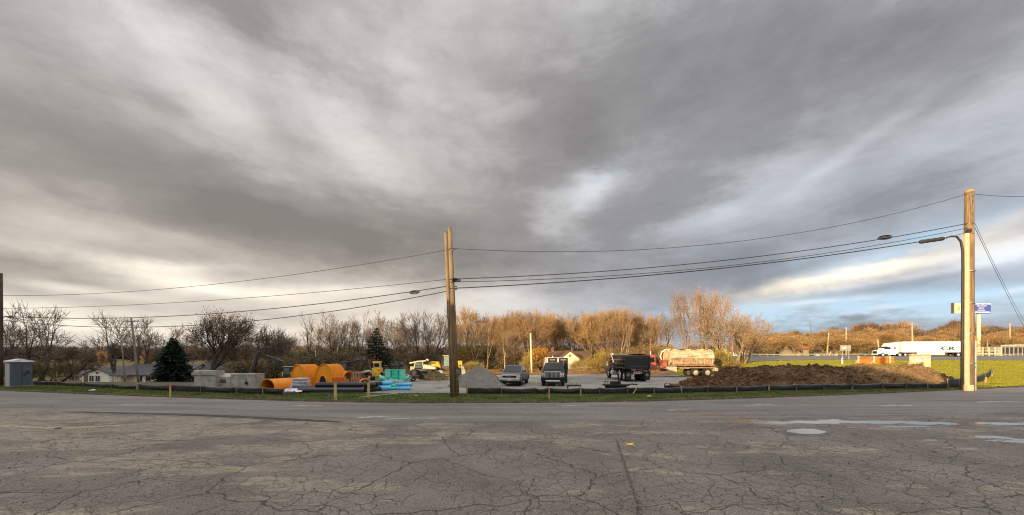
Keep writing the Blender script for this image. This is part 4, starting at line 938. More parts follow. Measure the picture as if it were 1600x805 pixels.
wire('short thin cable from the black splice case up to the big pole', (xr - 1.9, YR - .1, zof(372, YR)), RT(363), .05, .02)
wire('thin cable leaving the top of the big pole to the right', RT(304, .5), (xr + 9, YR + .5, zof(302, YR + .5)), .25, .018)
wire('slanting wire falling from the big pole to the right over the woods', RT(352, .5), (at(1622, 60), 60, zof(548, 60)), .5, .016)
wire('thin slanting wire beside the falling wire right of the big pole', RT(345, .5), (at(1632, 62), 62, zof(548, 62)), 1.0, .012)
def coil(label, c, rx, rz_, tilt):
    t = thing('cable_coil', label, 'cable coil', c)
    for k, s_ in enumerate((1, .86, .72)):
        pts = [(rx * s_ * math.cos(a) * math.cos(tilt) - rz_ * s_ * math.sin(a) * math.sin(tilt), -.05 + .05 * k, rx * s_ * math.cos(a) * math.sin(tilt) + rz_ * s_ * math.sin(a) * math.cos(tilt)) for a in [2 * PI * i / 22 for i in range(23)]]
        MB().tube(pts, .028, 5).build('loop', M_wire, t)
    MB().box((0, -.02, 0), (rx * 1.7, .07, .10), ry=-tilt).build('splice_box', M_dcond, t, bevel=.02)
coil('coiled slack cable hanging on the close cables near the big pole', pz(1382, 371.5, 29.9), .56, .16, .12)
coil('coiled slack cable on the cable left of the twin poles', pz(648, 457, 26.2), .34, .11, .08)
coil('coiled slack cable at the right side of the twin poles', pz(713, 438, 26.1), .30, .11, -.05)
t = thing('splice_case', 'long black cable splice case hanging left of the big pole', 'splice case', pz(1456, 375.2, 30.9))
MB().tube([(-1.0, 0, -.17), (-.9, 0, -.15), (.9, 0, .11), (1.0, 0, .12)], [.08, .15, .15, .08], 10).build('case', M_dcond, t, smooth=True)
for q_ in (-.75, -.3, .2, .7): MB().ring((q_, 0, -.02 + q_ * .145), (1, 0, .145), .17, .14, .06, 10).build('rib', M_dcond, t)
def dist_pole(name, label, px, Y, top, lean_px, r, m, arm=0, lampx=0):
    z0 = g(at(px, Y), Y); h_ = zof(top, Y) - z0; t = thing(name, label, 'pole', (at(px, Y), Y, z0)); lx = lean_px * Y / 600
    tapered(h_, r, r * .75, (lx, 0), 8).build('pole', m, t, smooth=True)
    if arm:
        MB().box((lx * .95, -.1, h_ * .95), (arm, .12, .14)).build('crossarm', m, t)
        for k in (-.45, -.2, .2, .45): MB().cyl((lx * .95 + arm * k, -.1, h_ * .95 + .06), (lx * .95 + arm * k, -.1, h_ * .95 + .28), .05, n=6).build('insulator', M_conduit, t)
    if lampx:
        a_ = MB().tube([(lx, 0, h_ * .82), (lx + lampx * .6, 0, h_ * .84), (lx + lampx, 0, h_ * .83)], .03, 5).build('lamp_arm', M_steel, t)
        MB().box((lx + lampx, 0, h_ * .82), (.7, .25, .14)).build('lamp_head', M_dcond, a_)
    return t
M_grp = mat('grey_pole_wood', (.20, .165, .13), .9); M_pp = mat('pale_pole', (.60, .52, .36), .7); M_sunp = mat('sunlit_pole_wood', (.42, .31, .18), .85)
dist_pole('distant_utility_pole', 'leaning wooden utility pole with a crossarm in front of the left houses', 217, 62, 497, -12, .17, M_grp, arm=2.6)
dist_pole('short_pole', 'short wooden pole with a small lamp left of the crossarm pole', 196, 66, 532, -6, .12, M_grp, lampx=-1.5)
dist_pole('light_pole', 'pale yellow pole rising beside the orange shrub behind the grey pickup', 831, 62, 521, -2, .15, mat('pale_yellow_pole', (.72, .58, .30), .6))
dist_pole('red_pole', 'thin reddish pole behind the red cab of the tank truck', 1016, 54, 529, 0, .06, mat('red_rust', (.40, .11, .06), .7))
dist_pole('thin_pole', 'thin pale pole above the left big orange chamber', 495, 70, 548, -2, .07, M_pp)
dist_pole('thin_pole', 'thin pale pole above the right big orange chamber', 527, 72, 542, 0, .06, M_pp)
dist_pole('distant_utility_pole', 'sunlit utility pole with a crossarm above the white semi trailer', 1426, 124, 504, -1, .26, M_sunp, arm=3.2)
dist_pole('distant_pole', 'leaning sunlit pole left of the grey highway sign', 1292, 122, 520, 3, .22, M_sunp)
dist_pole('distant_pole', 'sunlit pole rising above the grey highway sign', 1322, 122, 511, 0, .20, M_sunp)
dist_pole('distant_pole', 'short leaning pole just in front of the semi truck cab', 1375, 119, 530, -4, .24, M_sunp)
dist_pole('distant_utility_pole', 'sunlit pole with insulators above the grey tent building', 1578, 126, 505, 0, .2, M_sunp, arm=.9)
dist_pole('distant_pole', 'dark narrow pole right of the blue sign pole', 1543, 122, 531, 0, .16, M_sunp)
t = thing('radio_mast', 'faint thin lattice radio mast far beyond the highway', 'mast', (at(1267, 240), 240, g(at(1267, 240), 240))); h_ = zof(502, 240) - t.location.z
MB().tube([(0, 0, 0), (0, 0, h_)], [.5, .12], 4).build('mast', M_grp, t)
for k in range(5): MB().box((0, 0, h_ * (.3 + .14 * k)), (1.6 - .2 * k, .2, .25)).build('crossbar', M_grp, t)

# ------------------------------------------------------------------ houses
def roofm(n, c): return mat(n, c, .9, var=.14, vscale_=5, bump=.2, bscale=14)
R_grey = roofm('grey_shingles', (.10, .10, .105)); R_brown = roofm('brown_shingles', (.14, .075, .045)); R_dark = roofm('dark_shingles', (.07, .066, .066))
W_white = mat('white_siding', (.76, .72, .62), .7, var=.06); W_cream = mat('cream_siding', (.70, .60, .42), .7, var=.06); W_tan = mat('tan_siding', (.36, .29, .20), .8, var=.08)
M_glass = mat('window_glass', (.03, .035, .045), .12, spec=.6); M_trim = mat('white_trim', (.68, .66, .60), .6)
def window(par, x_, z_, w_, h_, y_, shut=None):
    f = MB().box((x_, y_ - .04, z_), (w_ + .2, .10, h_ + .2)).build('window', M_trim, par)
    MB().box((x_, y_ - .07, z_), (w_, .08, h_)).build('pane', M_glass, f); MB().box((x_, y_ - .115, z_), (.06, .02, h_)).build('mullion', M_trim, f)
    if shut:
        for s_ in (-1, 1): MB().box((x_ + s_ * (w_ / 2 + .32), y_ - .05, z_), (.38, .07, h_ + .1)).build('shutter', shut, f)
def gable_roof(x0, x1, y0, y1, ze, zr, ov, axis, m, par, th=.16):
    b = MB()
    if axis == 'x':
        ym = (y0 + y1) / 2; a = [(y0 - ov, ze - .12), (ym, zr), (y1 + ov, ze - .12), (y1 + ov, ze - .12 + th), (ym, zr + th), (y0 - ov, ze - .12 + th)]; b.prism(a, x0 - ov, x1 + ov, 'x')
    else:
        xm = (x0 + x1) / 2; a = [(x0 - ov, ze - .12), (xm, zr), (x1 + ov, ze - .12), (x1 + ov, ze - .12 + th), (xm, zr + th), (x0 - ov, ze - .12 + th)]; b.prism(a, y0 - ov, y1 + ov, 'y')
    return b.build('roof', m, par)
def house(label, px0, px1, Y, ze_py, zr_py, depth, wall, roof, axis='x', gable=None, wins=(), door=None, chimney=None, porch=None, shut=None, cat='house', ov=.4):
    x0, x1 = at(px0, Y), at(px1, Y); cx = (x0 + x1) / 2; z0 = g(cx, Y); w_ = (x1 - x0) / 2; ze, zr = zof(ze_py, Y) - z0, zof(zr_py, Y) - z0
    t = thing('house', label, cat, (cx, Y, z0))
    if axis == 'x': prof = [(0, -.4), (0, ze), (depth / 2, zr - .05), (depth, ze), (depth, -.4)]; MB().prism(prof, -w_, w_, 'x').build('wall', wall, t)
    else: MB().prism([(-w_, -.4), (-w_, ze), (0, zr - .05), (w_, ze), (w_, -.4)], 0, depth, 'y').build('wall', wall, t)
    rf = gable_roof(-w_, w_, 0, depth, ze, zr, ov, axis, roof, t)
    yf = 0
    if gable:   # front wing with its own gable
        gx0, gx1, gd_, gze, gzr = at(gable[0], Y) - cx, at(gable[1], Y) - cx, gable[2], zof(gable[3], Y) - z0, zof(gable[4], Y) - z0; gm = (gx0 + gx1) / 2
        MB().prism([(gx0, -.4), (gx0, gze), (gm, gzr - .05), (gx1, gze), (gx1, -.4)], -gd_, .05, 'y').build('front_wing', gable[5] if len(gable) > 5 else wall, t)
        gable_roof(gx0, gx1, -gd_, depth / 2, gze, gzr, .3, 'y', roof, t)
        MB().box((gm, -gd_ - .03, gzr - .9), (.5, .08, .5)).build('vent', M_grp, t)
    for (px, py, w2, h2) in wins:
        x_ = at(px, Y) - cx; yy = -gable[2] if gable and gx0 < x_ < gx1 else 0; window(t, x_, zof(py, Y) - z0, w2, h2, yy, shut)
    if door:
        x_ = at(door, Y) - cx; yy = -gable[2] if gable and gx0 < x_ < gx1 else 0
        dd = MB().box((x_, yy - .05, 1.05), (.95, .10, 2.1)).build('door', mat('house_door', (.16, .09, .06), .6), t); MB().cyl((x_ + .35, yy - .10, 1.0), (x_ + .35, yy - .16, 1.0), .04, n=8).build('handle', M_steel, dd)
    if chimney: MB().box((at(chimney, Y) - cx, depth / 2, zr + .35), (.7, .7, 1.3)).build('chimney', mat('chimney_brick', (.25, .12, .08), .9), rf)
    if porch:
        a_, c_ = at(porch[0], Y) - cx, at(porch[1], Y) - cx; MB().box(((a_ + c_) / 2, -1.1, ze - .05), (c_ - a_, 2.2, .14)).build('porch_roof', roof, t)
        for k in range(4): MB().box((a_ + (c_ - a_) * (k + .08) / 3.16, -2.0, ze / 2), (.12, .12, ze)).build('porch_post', M_trim, t)
    return t
house('cream house with a white front gable and dark shutters behind the left silt fence', 128, 204, 92, 586, 573.5, 8, W_white, R_grey, gable=(141, 185, 1.6, 585.5, 576.5), wins=((155, 591, 1.0, 1.3), (164.5, 591, 1.0, 1.3), (133, 592, .9, 1.1)), door=146)
house('long low house with a dark porch and grey roof left of the spruce', 180, 288, 84, 586, 570.5, 9, W_cream, R_grey, wins=((219, 592, 1.1, 1.2), (232, 592, 1.1, 1.2), (258, 592, 1.1, 1.2)), porch=(186, 211), shut=None, chimney=222)
house('small yellowish house at the left behind the dark leaning tree', 103, 127, 104, 588, 578, 7, W_cream, R_grey, wins=((113, 592, 1.4, 1.2),), door=121)
house('low house with a dark grey roof right of the spruce', 291, 334, 86, 585, 570, 9, W_tan, R_dark, wins=((300, 592, 1.1, 1.1), (324, 592, 1.1, 1.1)), door=313)
house('pale bungalow with a dark roof right of the brown oak', 348, 398, 98, 585, 577, 8, W_tan, R_dark, wins=((356, 590, 1.2, 1.1), (385, 590, 1.2, 1.1)))
house('small tan gabled house behind the yellow compact machine', 588, 609, 88, 572.5, 561.5, 8, W_tan, R_grey, axis='y', wins=((598, 571, .9, .9),), ov=.3)
house('small tan gabled house behind the green pipe fittings', 616, 641, 96, 573, 562, 8, W_tan, R_brown, axis='y', wins=((628, 571, .9, .9),), ov=.3)
house('small yellow cream cottage with a brown roof in front of the golden wood', 850, 925, 79, 562, 549.5, 8, W_cream, R_brown, gable=(873, 902, 2.4, 560.5, 549.0, mat('yellow_siding', (.72, .62, .36), .7)), wins=((906, 567, 1.0, 1.0), (916, 567, 1.0, 1.0), (858, 567, 1.0, .9)), chimney=866)
house('small white house far beyond the highway left of the highway sign', 1297, 1309, 128, 548, 539.5, 7, mat('pale_siding', (.70, .64, .5), .7), R_brown, axis='y', wins=((1303, 551, .8, .8),))
house('low pale house half hidden behind the spreading tree', 1140, 1160, 122, 549, 541.5, 7, mat('pale_siding', (.70, .64, .5), .7), R_brown, wins=((1149, 552, 1.0, .9),))
house('red roofed house in the woods beyond the highway', 1243, 1264, 132, 546, 538.5, 8, W_tan, roofm('red_shingles', (.34, .10, .05)), wins=((1252, 550, 1, 1),))
# low white fence in front of the cottage
t = thing('white_fence', 'low pale wall of panels right of the cottage gable', 'fence', (at(912, 74), 74, g(at(912, 74), 74)))
MB().box((0, 0, .95), (3.2, .08, 1.0)).build('panel', W_cream, t)
for k in (-1.6, 0, 1.6): MB().box((k, -.06, .8), (.14, .14, 1.7)).build('post', M_trim, t)
# grey shed
t = thing('utility_shed', 'grey blue steel utility shed with a white low gabled roof at the left edge', 'shed', (at(23, 34.6), 34.9, 0), R(67))
w_, d_, h_ = 1.30, 1.05, zof(566, 34.6)
M_shed = mat('blue_grey_panels', (.08, .095, .112), .55, var=.08, vscale_=1.5); M_shedw = mat('pale_panels', (.40, .42, .42), .5, var=.06)
MB().box((0, 0, h_ / 2), (w_, d_, h_)).build('body', M_shed, t, bevel=.015)
MB().box((-w_ / 2 - .012, 0, h_ / 2 - .02), (.02, d_ - .1, h_ - .2)).build('side_panel', M_shedw, t)
b = MB(); b.prism([(-w_ / 2 - .08, h_), (-w_ / 2 - .08, h_ + .1), (0, h_ + .30), (w_ / 2 + .08, h_ + .1), (w_ / 2 + .08, h_)], -d_ / 2 - .1, d_ / 2 + .1, 'y'); b.build('roof', mat('white_roof', (.66, .68, .70), .5), t)
dd = MB().box((.02, -d_ / 2 - .015, h_ / 2 - .03), (.90, .03, h_ - .25)).build('door', mat('blue_grey_door', (.07, .085, .10), .5, var=.06), t)
MB().box((.02, -d_ / 2 - .035, h_ / 2 - .03), (.03, .02, h_ - .3)).build('seam', M_dcond, dd); MB().box((.16, -d_ / 2 - .05, h_ * .5), (.10, .05, .22)).build('handle', M_dcond, dd)
MB().box((.36, -d_ / 2 - .045, h_ * .58), (.22, .03, .26)).build('vent', M_dcond, t)
MB().box((0, 0, .04), (w_ + .2, d_ + .2, .12)).build('base_slab', mat('concrete', (.34, .33, .30), .9), t)

# ------------------------------------------------------------------ pipes, chambers and blocks
M_conc = mat('precast_concrete', (.33, .31, .275), .9, var=.16, vscale_=2.5, bump=.3, bscale=9, grime=((.16, .145, .12), .56))
def hole_disc(par, x_, y_, z_, r, m): 
    MB().ring((x_, y_ - .01, z_), (0, 1, 0), r * 1.15, r, .05, 18).build('hole_rim', M_conc, par); MB().cyl((x_, y_ - .004, z_), (x_, y_ + .02, z_), r, n=18).build('hole', m, par)
M_void = mat('dark_opening', (.02, .018, .016), .95)
Yc = 33.6
t = thing('concrete_basin', 'stacked grey precast concrete basin with a stepped top, leftmost of the concrete blocks', 'concrete block', (at(328, Yc), Yc, 0), R(4))
MB().box((-.02, 0, .55), (1.75, 1.2, 1.1)).build('lower_section', M_conc, t, bevel=.03); MB().box((-.12, 0, 1.24 - .012), (1.95, 1.3, .26)).build('upper_section', M_conc, t, bevel=.03)
MB().prism([(-.6, 1.36), (-.6, 1.9 - .42), (-.4, 1.55), (.6, 1.5), (.6, 1.36)], -.95, .85, 'x').build('top_slab', M_conc, t)
MB().box((-1.05, -.1, .12), (.35, 1.2, .24)).build('foot_slab', M_conc, t, bevel=.02)
t = thing('concrete_slab', 'low pale sloped concrete slab between the two larger concrete blocks', 'concrete block', (at(356, Yc + .8), Yc + .8, 0))
MB().prism([(-.7, 0), (-.7, .95), (-.2, 1.2), (.7, 1.2), (.7, 0)], -.75, .7, 'x').build('slab', mat('pale_concrete', (.40, .37, .32), .9, var=.12), t, bevel=.03)
MB().prism([(-.74, .42), (-.74, .62), (-.70, .74), (-.70, .42)], -.1, .35, 'x').build('stain', mat('rust_stain', (.14, .07, .04), .9), t)
t = thing('concrete_basin', 'grey concrete box with a round hole in its face, rightmost of the concrete blocks', 'concrete block', (at(387.5, Yc - .4), Yc - .4, 0), R(-3))
MB().box((0, 0, .60), (2.0, 1.4, 1.2)).build('box', M_conc, t, bevel=.035); MB().box((0, 0, 1.21), (2.04, 1.44, .06)).build('lid', M_conc, t)
hole_disc(t, .42, -.71, .48, .15, M_void)
M_or = mat('orange_plastic', (.78, .27, .012), .38, var=.05, spec=.5); M_or2 = mat('deep_orange_plastic', (.62, .15, .02), .45, var=.06)
def chamber(label, x_, y_, w_, h_, L, ribs, rz, cap=False, hole=False, amp=.035, z_=0, group='orange stormwater chambers'):
    t = thing('drainage_chamber', label, 'plastic chamber', (x_, y_, z_), rz, group); N = 26; K = ribs * 6; b = MB(); vs = []
    for i in range(K + 1):
        y0 = L * i / K; q = 1 + amp * (1 if math.cos(2 * PI * i / 6) > 0 else -1) if 0 < i < K else 1.03
        for j in range(N + 1):
            a = PI * j / N; vs.append((w_ / 2 * q * math.cos(a), y0, h_ * q * abs(math.sin(a)) ** .8))
    b.add(vs, [(i * (N + 1) + j, (i + 1) * (N + 1) + j, (i + 1) * (N + 1) + j + 1, i * (N + 1) + j + 1) for i in range(K) for j in range(N)])
    o = b.build('shell', M_or, t, fix=False); sd = o.modifiers.new('thick', 'SOLIDIFY'); sd.thickness = .03
    rim = MB().tube([(w_ / 2 * 1.04 * math.cos(PI * j / N), 0, h_ * 1.04 * abs(math.sin(PI * j / N)) ** .8) for j in range(N + 1)], .035, 5); rim.build('rim', M_or, t)
    if cap:
        pts = [(w_ / 2 * .99 * math.cos(PI * j / N), .03, h_ * .99 * abs(math.sin(PI * j / N)) ** .8) for j in range(N + 1)]; c = MB(); c.add(pts + [(0, -.06, h_ * .45)], [(j, j + 1, N + 1) for j in range(N)] + [(N, 0, N + 1)]); c.build('end_cap', mat('amber_plastic', (.74, .30, .014), .4, var=.05), t, fix=False)
    if hole:
        hx = -.05; MB().prism([(hx + .40 * math.cos(PI * j / 12), 1.02 * abs(math.sin(PI * j / 12)) ** .8) for j in range(13)], -.10, -.02, 'y').build('opening', M_void, t)
        MB().tube([(hx + .43 * math.cos(PI * j / 12), -.10, 1.06 * abs(math.sin(PI * j / 12)) ** .8) for j in range(13)], .05, 5).build('opening_rim', M_or, t)
    for s_ in (-1, 1): MB().box((s_ * (w_ / 2 + .05), L / 2, .04), (.16, L, .06)).build('foot_flange', M_or2, t)
    return t
chamber('low orange ribbed chamber with its open end towards the road, left of the stacks', at(420, 31.6), 31.4, 1.62, .86, 2.1, 9, R(-20))
chamber('big orange chamber directly behind the wrapped slab stack', at(466, 33.6), 33.6, 1.62, 1.95, 1.75, 8, R(-18), cap=True, z_=0.02)
chamber('biggest orange chamber with a small arched opening in its end', at(506.5, 33.4), 33.4, 1.9, 1.98, 1.7, 8, R(-14), cap=True, hole=True, z_=.02)
chamber('orange chamber with its dark open end turned to the right beside the pallets', at(549, 35), 34.6, 1.4, 1.35, 1.2, 5, R(52), z_=.02)
chamber('small orange chamber piece lying right of the pallets', at(569, 34), 34.2, .9, .62, 1.0, 4, R(40), z_=.1)
t = thing('orange_crate', 'deep orange plastic crate against the right side of the biggest orange chamber', 'crate', (at(530, 32.5), 32.5, 0)); 
MB().box((0, 0, .5), (1.0, .5, 1.0)).build('body', M_or2, t, bevel=.02)
for k in range(6): MB().box((-.42 + k * .168, -.27, .55), (.05, .04, .85)).build('rib', M_or2, t)
# wrapped slab stack
t = thing('slab_stack', 'stack of thin grey white wrapped sheets in front of the left big orange chamber', 'stack', (at(470, 30.6), 30.6, 0), R(5)); random.seed(5)
MB().box((0, 0, .1), (1.25, .9, .16)).build('pallet', M_stake_d, t)
for k in range(8): MB().box((random.uniform(-.04, .04) - .06 * (k < 2), 0, .24 + k * .105), (1.15 + .14 * (k < 3) - .02 * k, .85, .075), rz=random.uniform(-.05, .05)).build('sheet', mat('grey_sheet', (.64, .64, .63), .5, var=.12) if k % 2 else mat('dark_sheet', (.40, .41, .42), .5), t)
b = MB(); vs = []
for i in range(15):
    for j in range(9): vs.append((-.85 + i * .12 + .06 * noise.noise((i, j, 3)), -.35 + j * .09, max(.0, .22 + .16 * noise.noise((i * .55, j * .6, 1)) - .22 * abs(i / 14 - .45)) * (1 if j > 1 else .4)))
b.add(vs, [(i * 9 + j, (i + 1) * 9 + j, (i + 1) * 9 + j + 1, i * 9 + j + 1) for i in range(14) for j in range(8)])
tag(b.build('plastic_sheet', mat('white_plastic_film', (.66, .62, .68), .35, var=.08), None, loc=(at(457, 28.4), 28.35, .12), fix=False), 'crumpled white plastic sheet at the left end of the black pipes', 'plastic sheet')
# black pipes
M_blk = mat('black_pipe', (.022, .023, .027), .32, var=.1, spec=.6); M_blkr = mat('black_pipe_dull', (.018, .018, .02), .5)
def pipe(label, c, L, r, rz, m, group, ry=0, wall=.03, name='pipe', bell=False):
    t = thing(name, label, 'pipe', c, rz, group); t.rotation_euler = (0, ry, rz)
    b = MB(); b.ring((0, 0, 0), (1, 0, 0), r, r - wall, L, 20); b.build('barrel', m, t, smooth=False)
    if bell: MB().ring((L / 2 - .12, 0, 0), (1, 0, 0), r * 1.14, r * .99, .28, 20).build('bell', m, t)
    return t
GP = 'long black pipes stacked on the grass'
xp0, xp1 = at(470, 28.7), at(571, 28.7)
pipe('front lower black pipe with a glossy highlight, on the grass behind the yellow stakes', ((xp0 + xp1) / 2, 28.5, .24), xp1 - xp0, .22, R(1), M_blk, GP, bell=True)
pipe('lower black pipe lying second from the front', ((xp0 + xp1) / 2 + .35, 29.0, .24), xp1 - xp0 - .1, .22, R(1), M_blk, GP)
pipe('upper black pipe on top of the front pair', (at(543, 29.0), 28.78, .60), 4.5, .18, R(1.5), M_blkr, GP)
pipe('rear black pipe behind the pair, reaching under the slab stack', (at(520, 29.8), 29.6, .24), 6.0, .22, R(0), M_blkr, GP)
pipe('rear upper black pipe below the orange chambers', (at(546, 29.8), 29.35, .60), 4.3, .17, R(0), M_blk, GP)
for k, (px, Y, z_, r, rz) in enumerate(((580, 29.3, .22, .20, 62), (587, 29.7, .22, .20, 58), (583, 29.8, .58, .19, 60), (592, 30.4, .22, .19, 55), (590, 30.3, .56, .18, 60), (596, 30.9, .22, .18, 58))):
    pipe('short black pipe, %s of the bundle with open ends left of the blue pipes' % ('front lowest', 'second lowest', 'left upper', 'third lowest', 'right upper', 'hindmost')[k], (at(px, Y), Y, z_), 1.5, r, R(rz), M_blkr, 'bundle of short black pipes')
for k, (px, Y, z_, L, r, rz, lb) in enumerate(((601, 30.2, .26, .95, .20, 20, 'blue pipe end next to the black bundle'), (603, 30.7, .60, .85, .18, 25, 'blue pipe lying on the blue pipe next to the black bundle'),
        (630, 30.6, .20, 1.1, .15, 4, 'lowest blue pipe at the right end of the blue and green pile'), (631, 30.9, .48, 1.25, .15, 6, 'upper blue pipe at the right end of the blue and green pile'), (629, 31.3, .22, 1.1, .14, 2, 'hidden blue pipe behind the right end of the pile'))):
    pipe(lb, (at(px, Y), Y, z_), L, r, R(rz), mat('blue_pvc', (.10, .42, .72), .35, spec=.5), 'blue pipes', name='blue_pipe')
M_gr = mat('green_pvc', (.035, .55, .40), .38, var=.06, spec=.5); M_grl = mat('pale_green_pvc', (.16, .64, .46), .38, var=.06)
for k, (px, Y, z_, L, r, rz, ry, lb) in enumerate(((612, 31.0, .35, .8, .14, 70, .2, 'slanting green pipe in the gap between the blue pipes'), (617, 31.2, .30, .9, .13, -40, .15, 'green pipe crossing the slanting one between the blue pipes'), (614, 30.7, .18, .7, .12, 20, 0, 'small green pipe lowest between the blue pipes'))):
    pipe(lb, (at(px, Y), Y, z_), L, r, R(rz), M_gr, 'green pipes', ry=ry, name='green_pipe')
Yg = 35.5
for k, (px, r, m, lb) in enumerate(((606.5, .29, M_grl, 'left pale green upright pipe fitting'), (618, .33, M_gr, 'middle teal upright pipe fitting'), (628.5, .29, M_grl, 'right pale green upright pipe fitting'))):
    t = thing('pipe_fitting', lb + ' of the row behind the blue pipes', 'pipe fitting', (at(px, Yg), Yg, .1), 0, 'green pipe fittings')
    MB().ring((0, 0, .72), (0, 0, 1), r, r - .03, 1.40, 20).build('barrel', m, t); MB().ring((0, 0, 1.36), (0, 0, 1), r * 1.07, r, .14, 20).build('collar', m, t); MB().ring((0, 0, .75), (0, 0, 1), r * 1.05, r, .08, 20).build('rib', m, t)
    if k != 1:
        s_ = -1 if k == 0 else 1; MB().ring((s_ * .45, -.05, .62), (s_, -.3, .35), .20, .17, .75, 16).build('branch', M_grl, t)
    else:
        MB().ring((-.38, -.3, .5), (-.7, -.8, .2), .17, .14, .5, 16).build('branch', M_gr, t); MB().ring((.34, -.35, .45), (.6, -.8, 0), .16, .13, .5, 16).build('branch', M_gr, t)
t = thing('wrapped_bundle', 'clear film wrapped bundle between the upright green fittings and the blue pipes', 'bundle', (at(616, 32.5), 32.5, .02)); 
MB().box((-.1, 0, .35), (1.5, .7, .66)).build('bundle', mat('greenish_film', (.30, .42, .36), .3, var=.3), t, bevel=.06)
MB().box((-.1, 0, .70), (1.3, .6, .06)).build('lid', mat('film_white', (.5, .5, .48), .4), t)
# pallets
t = thing('pallet_stack', 'rusty brown stack of broken pallets between the orange chambers', 'pallets', (at(557, 34.5), 34.5, 0), R(-18)); random.seed(15)
M_pal = mat('pallet_wood', (.36, .20, .13), .85, var=.25, vscale_=4)
for k in range(3):
    p_ = MB()
    for j in range(6): p_.box((-.42 + j * .17 , -.1 + k * .22, .72), (.09, .025, 1.35), rx=-.12 + k * .05, rz=.02)
    for z_ in (.15, .7, 1.25): p_.box((0, -.05 + k * .22, z_), (.98, .07, .09), rx=-.12)
    p_.build('pallet', M_pal, t)
b = MB().box((.75, .1, .35), (.7, .5, .08), ry=.3); b.build('loose_board', M_stake, t)
tag(MB().box((0, 0, .09), (1.7, .35, .18)).build('timber', mat('pale_timber', (.46, .38, .28), .8), None, loc=(at(586, 38), 38, .75), rotz=R(-4)), 'pale timber lying on the black machine tracks left of the yellow machine', 'timber') if False else None

# ------------------------------------------------------------------ vehicles
M_tyre = mat('tyre_rubber', (.022, .021, .020), .85, var=.2); M_rim = mat('alloy_rim', (.42, .42, .42), .35, metal=.7); M_chrome = mat('chrome', (.80, .80, .80), .30, metal=.6)
M_vglass = mat('vehicle_glass', (.014, .018, .022), .06, spec=.35); M_lens = mat('lamp_lens', (.62, .62, .58), .12, spec=.8); M_under = mat('underbody_black', (.015, .015, .015), .8)
def wheel(par, x_, y_, r, w_, side, rim=None, n=22, dual=False):
    o = MB().ring((x_, y_, r), (1, 0, 0), r, r * .62, w_, n).build('wheel', M_tyre, par)
    m = rim or M_rim; q = MB(); xo = x_ + side * w_ * .30; q.cyl((x_ - side * w_ * .3, y_, r), (xo, y_, r), r * .63, n=n)
    for k in range(6):
        a = PI * k / 3; q.box((xo + side * .015, y_ + r * .34 * math.cos(a), r + r * .34 * math.sin(a)), (.04, r * .46, r * .13), rx=a)
    q.cyl((xo, y_, r), (xo + side * .05, y_, r), r * .17, n=10); q.build('rim', m, o); return o
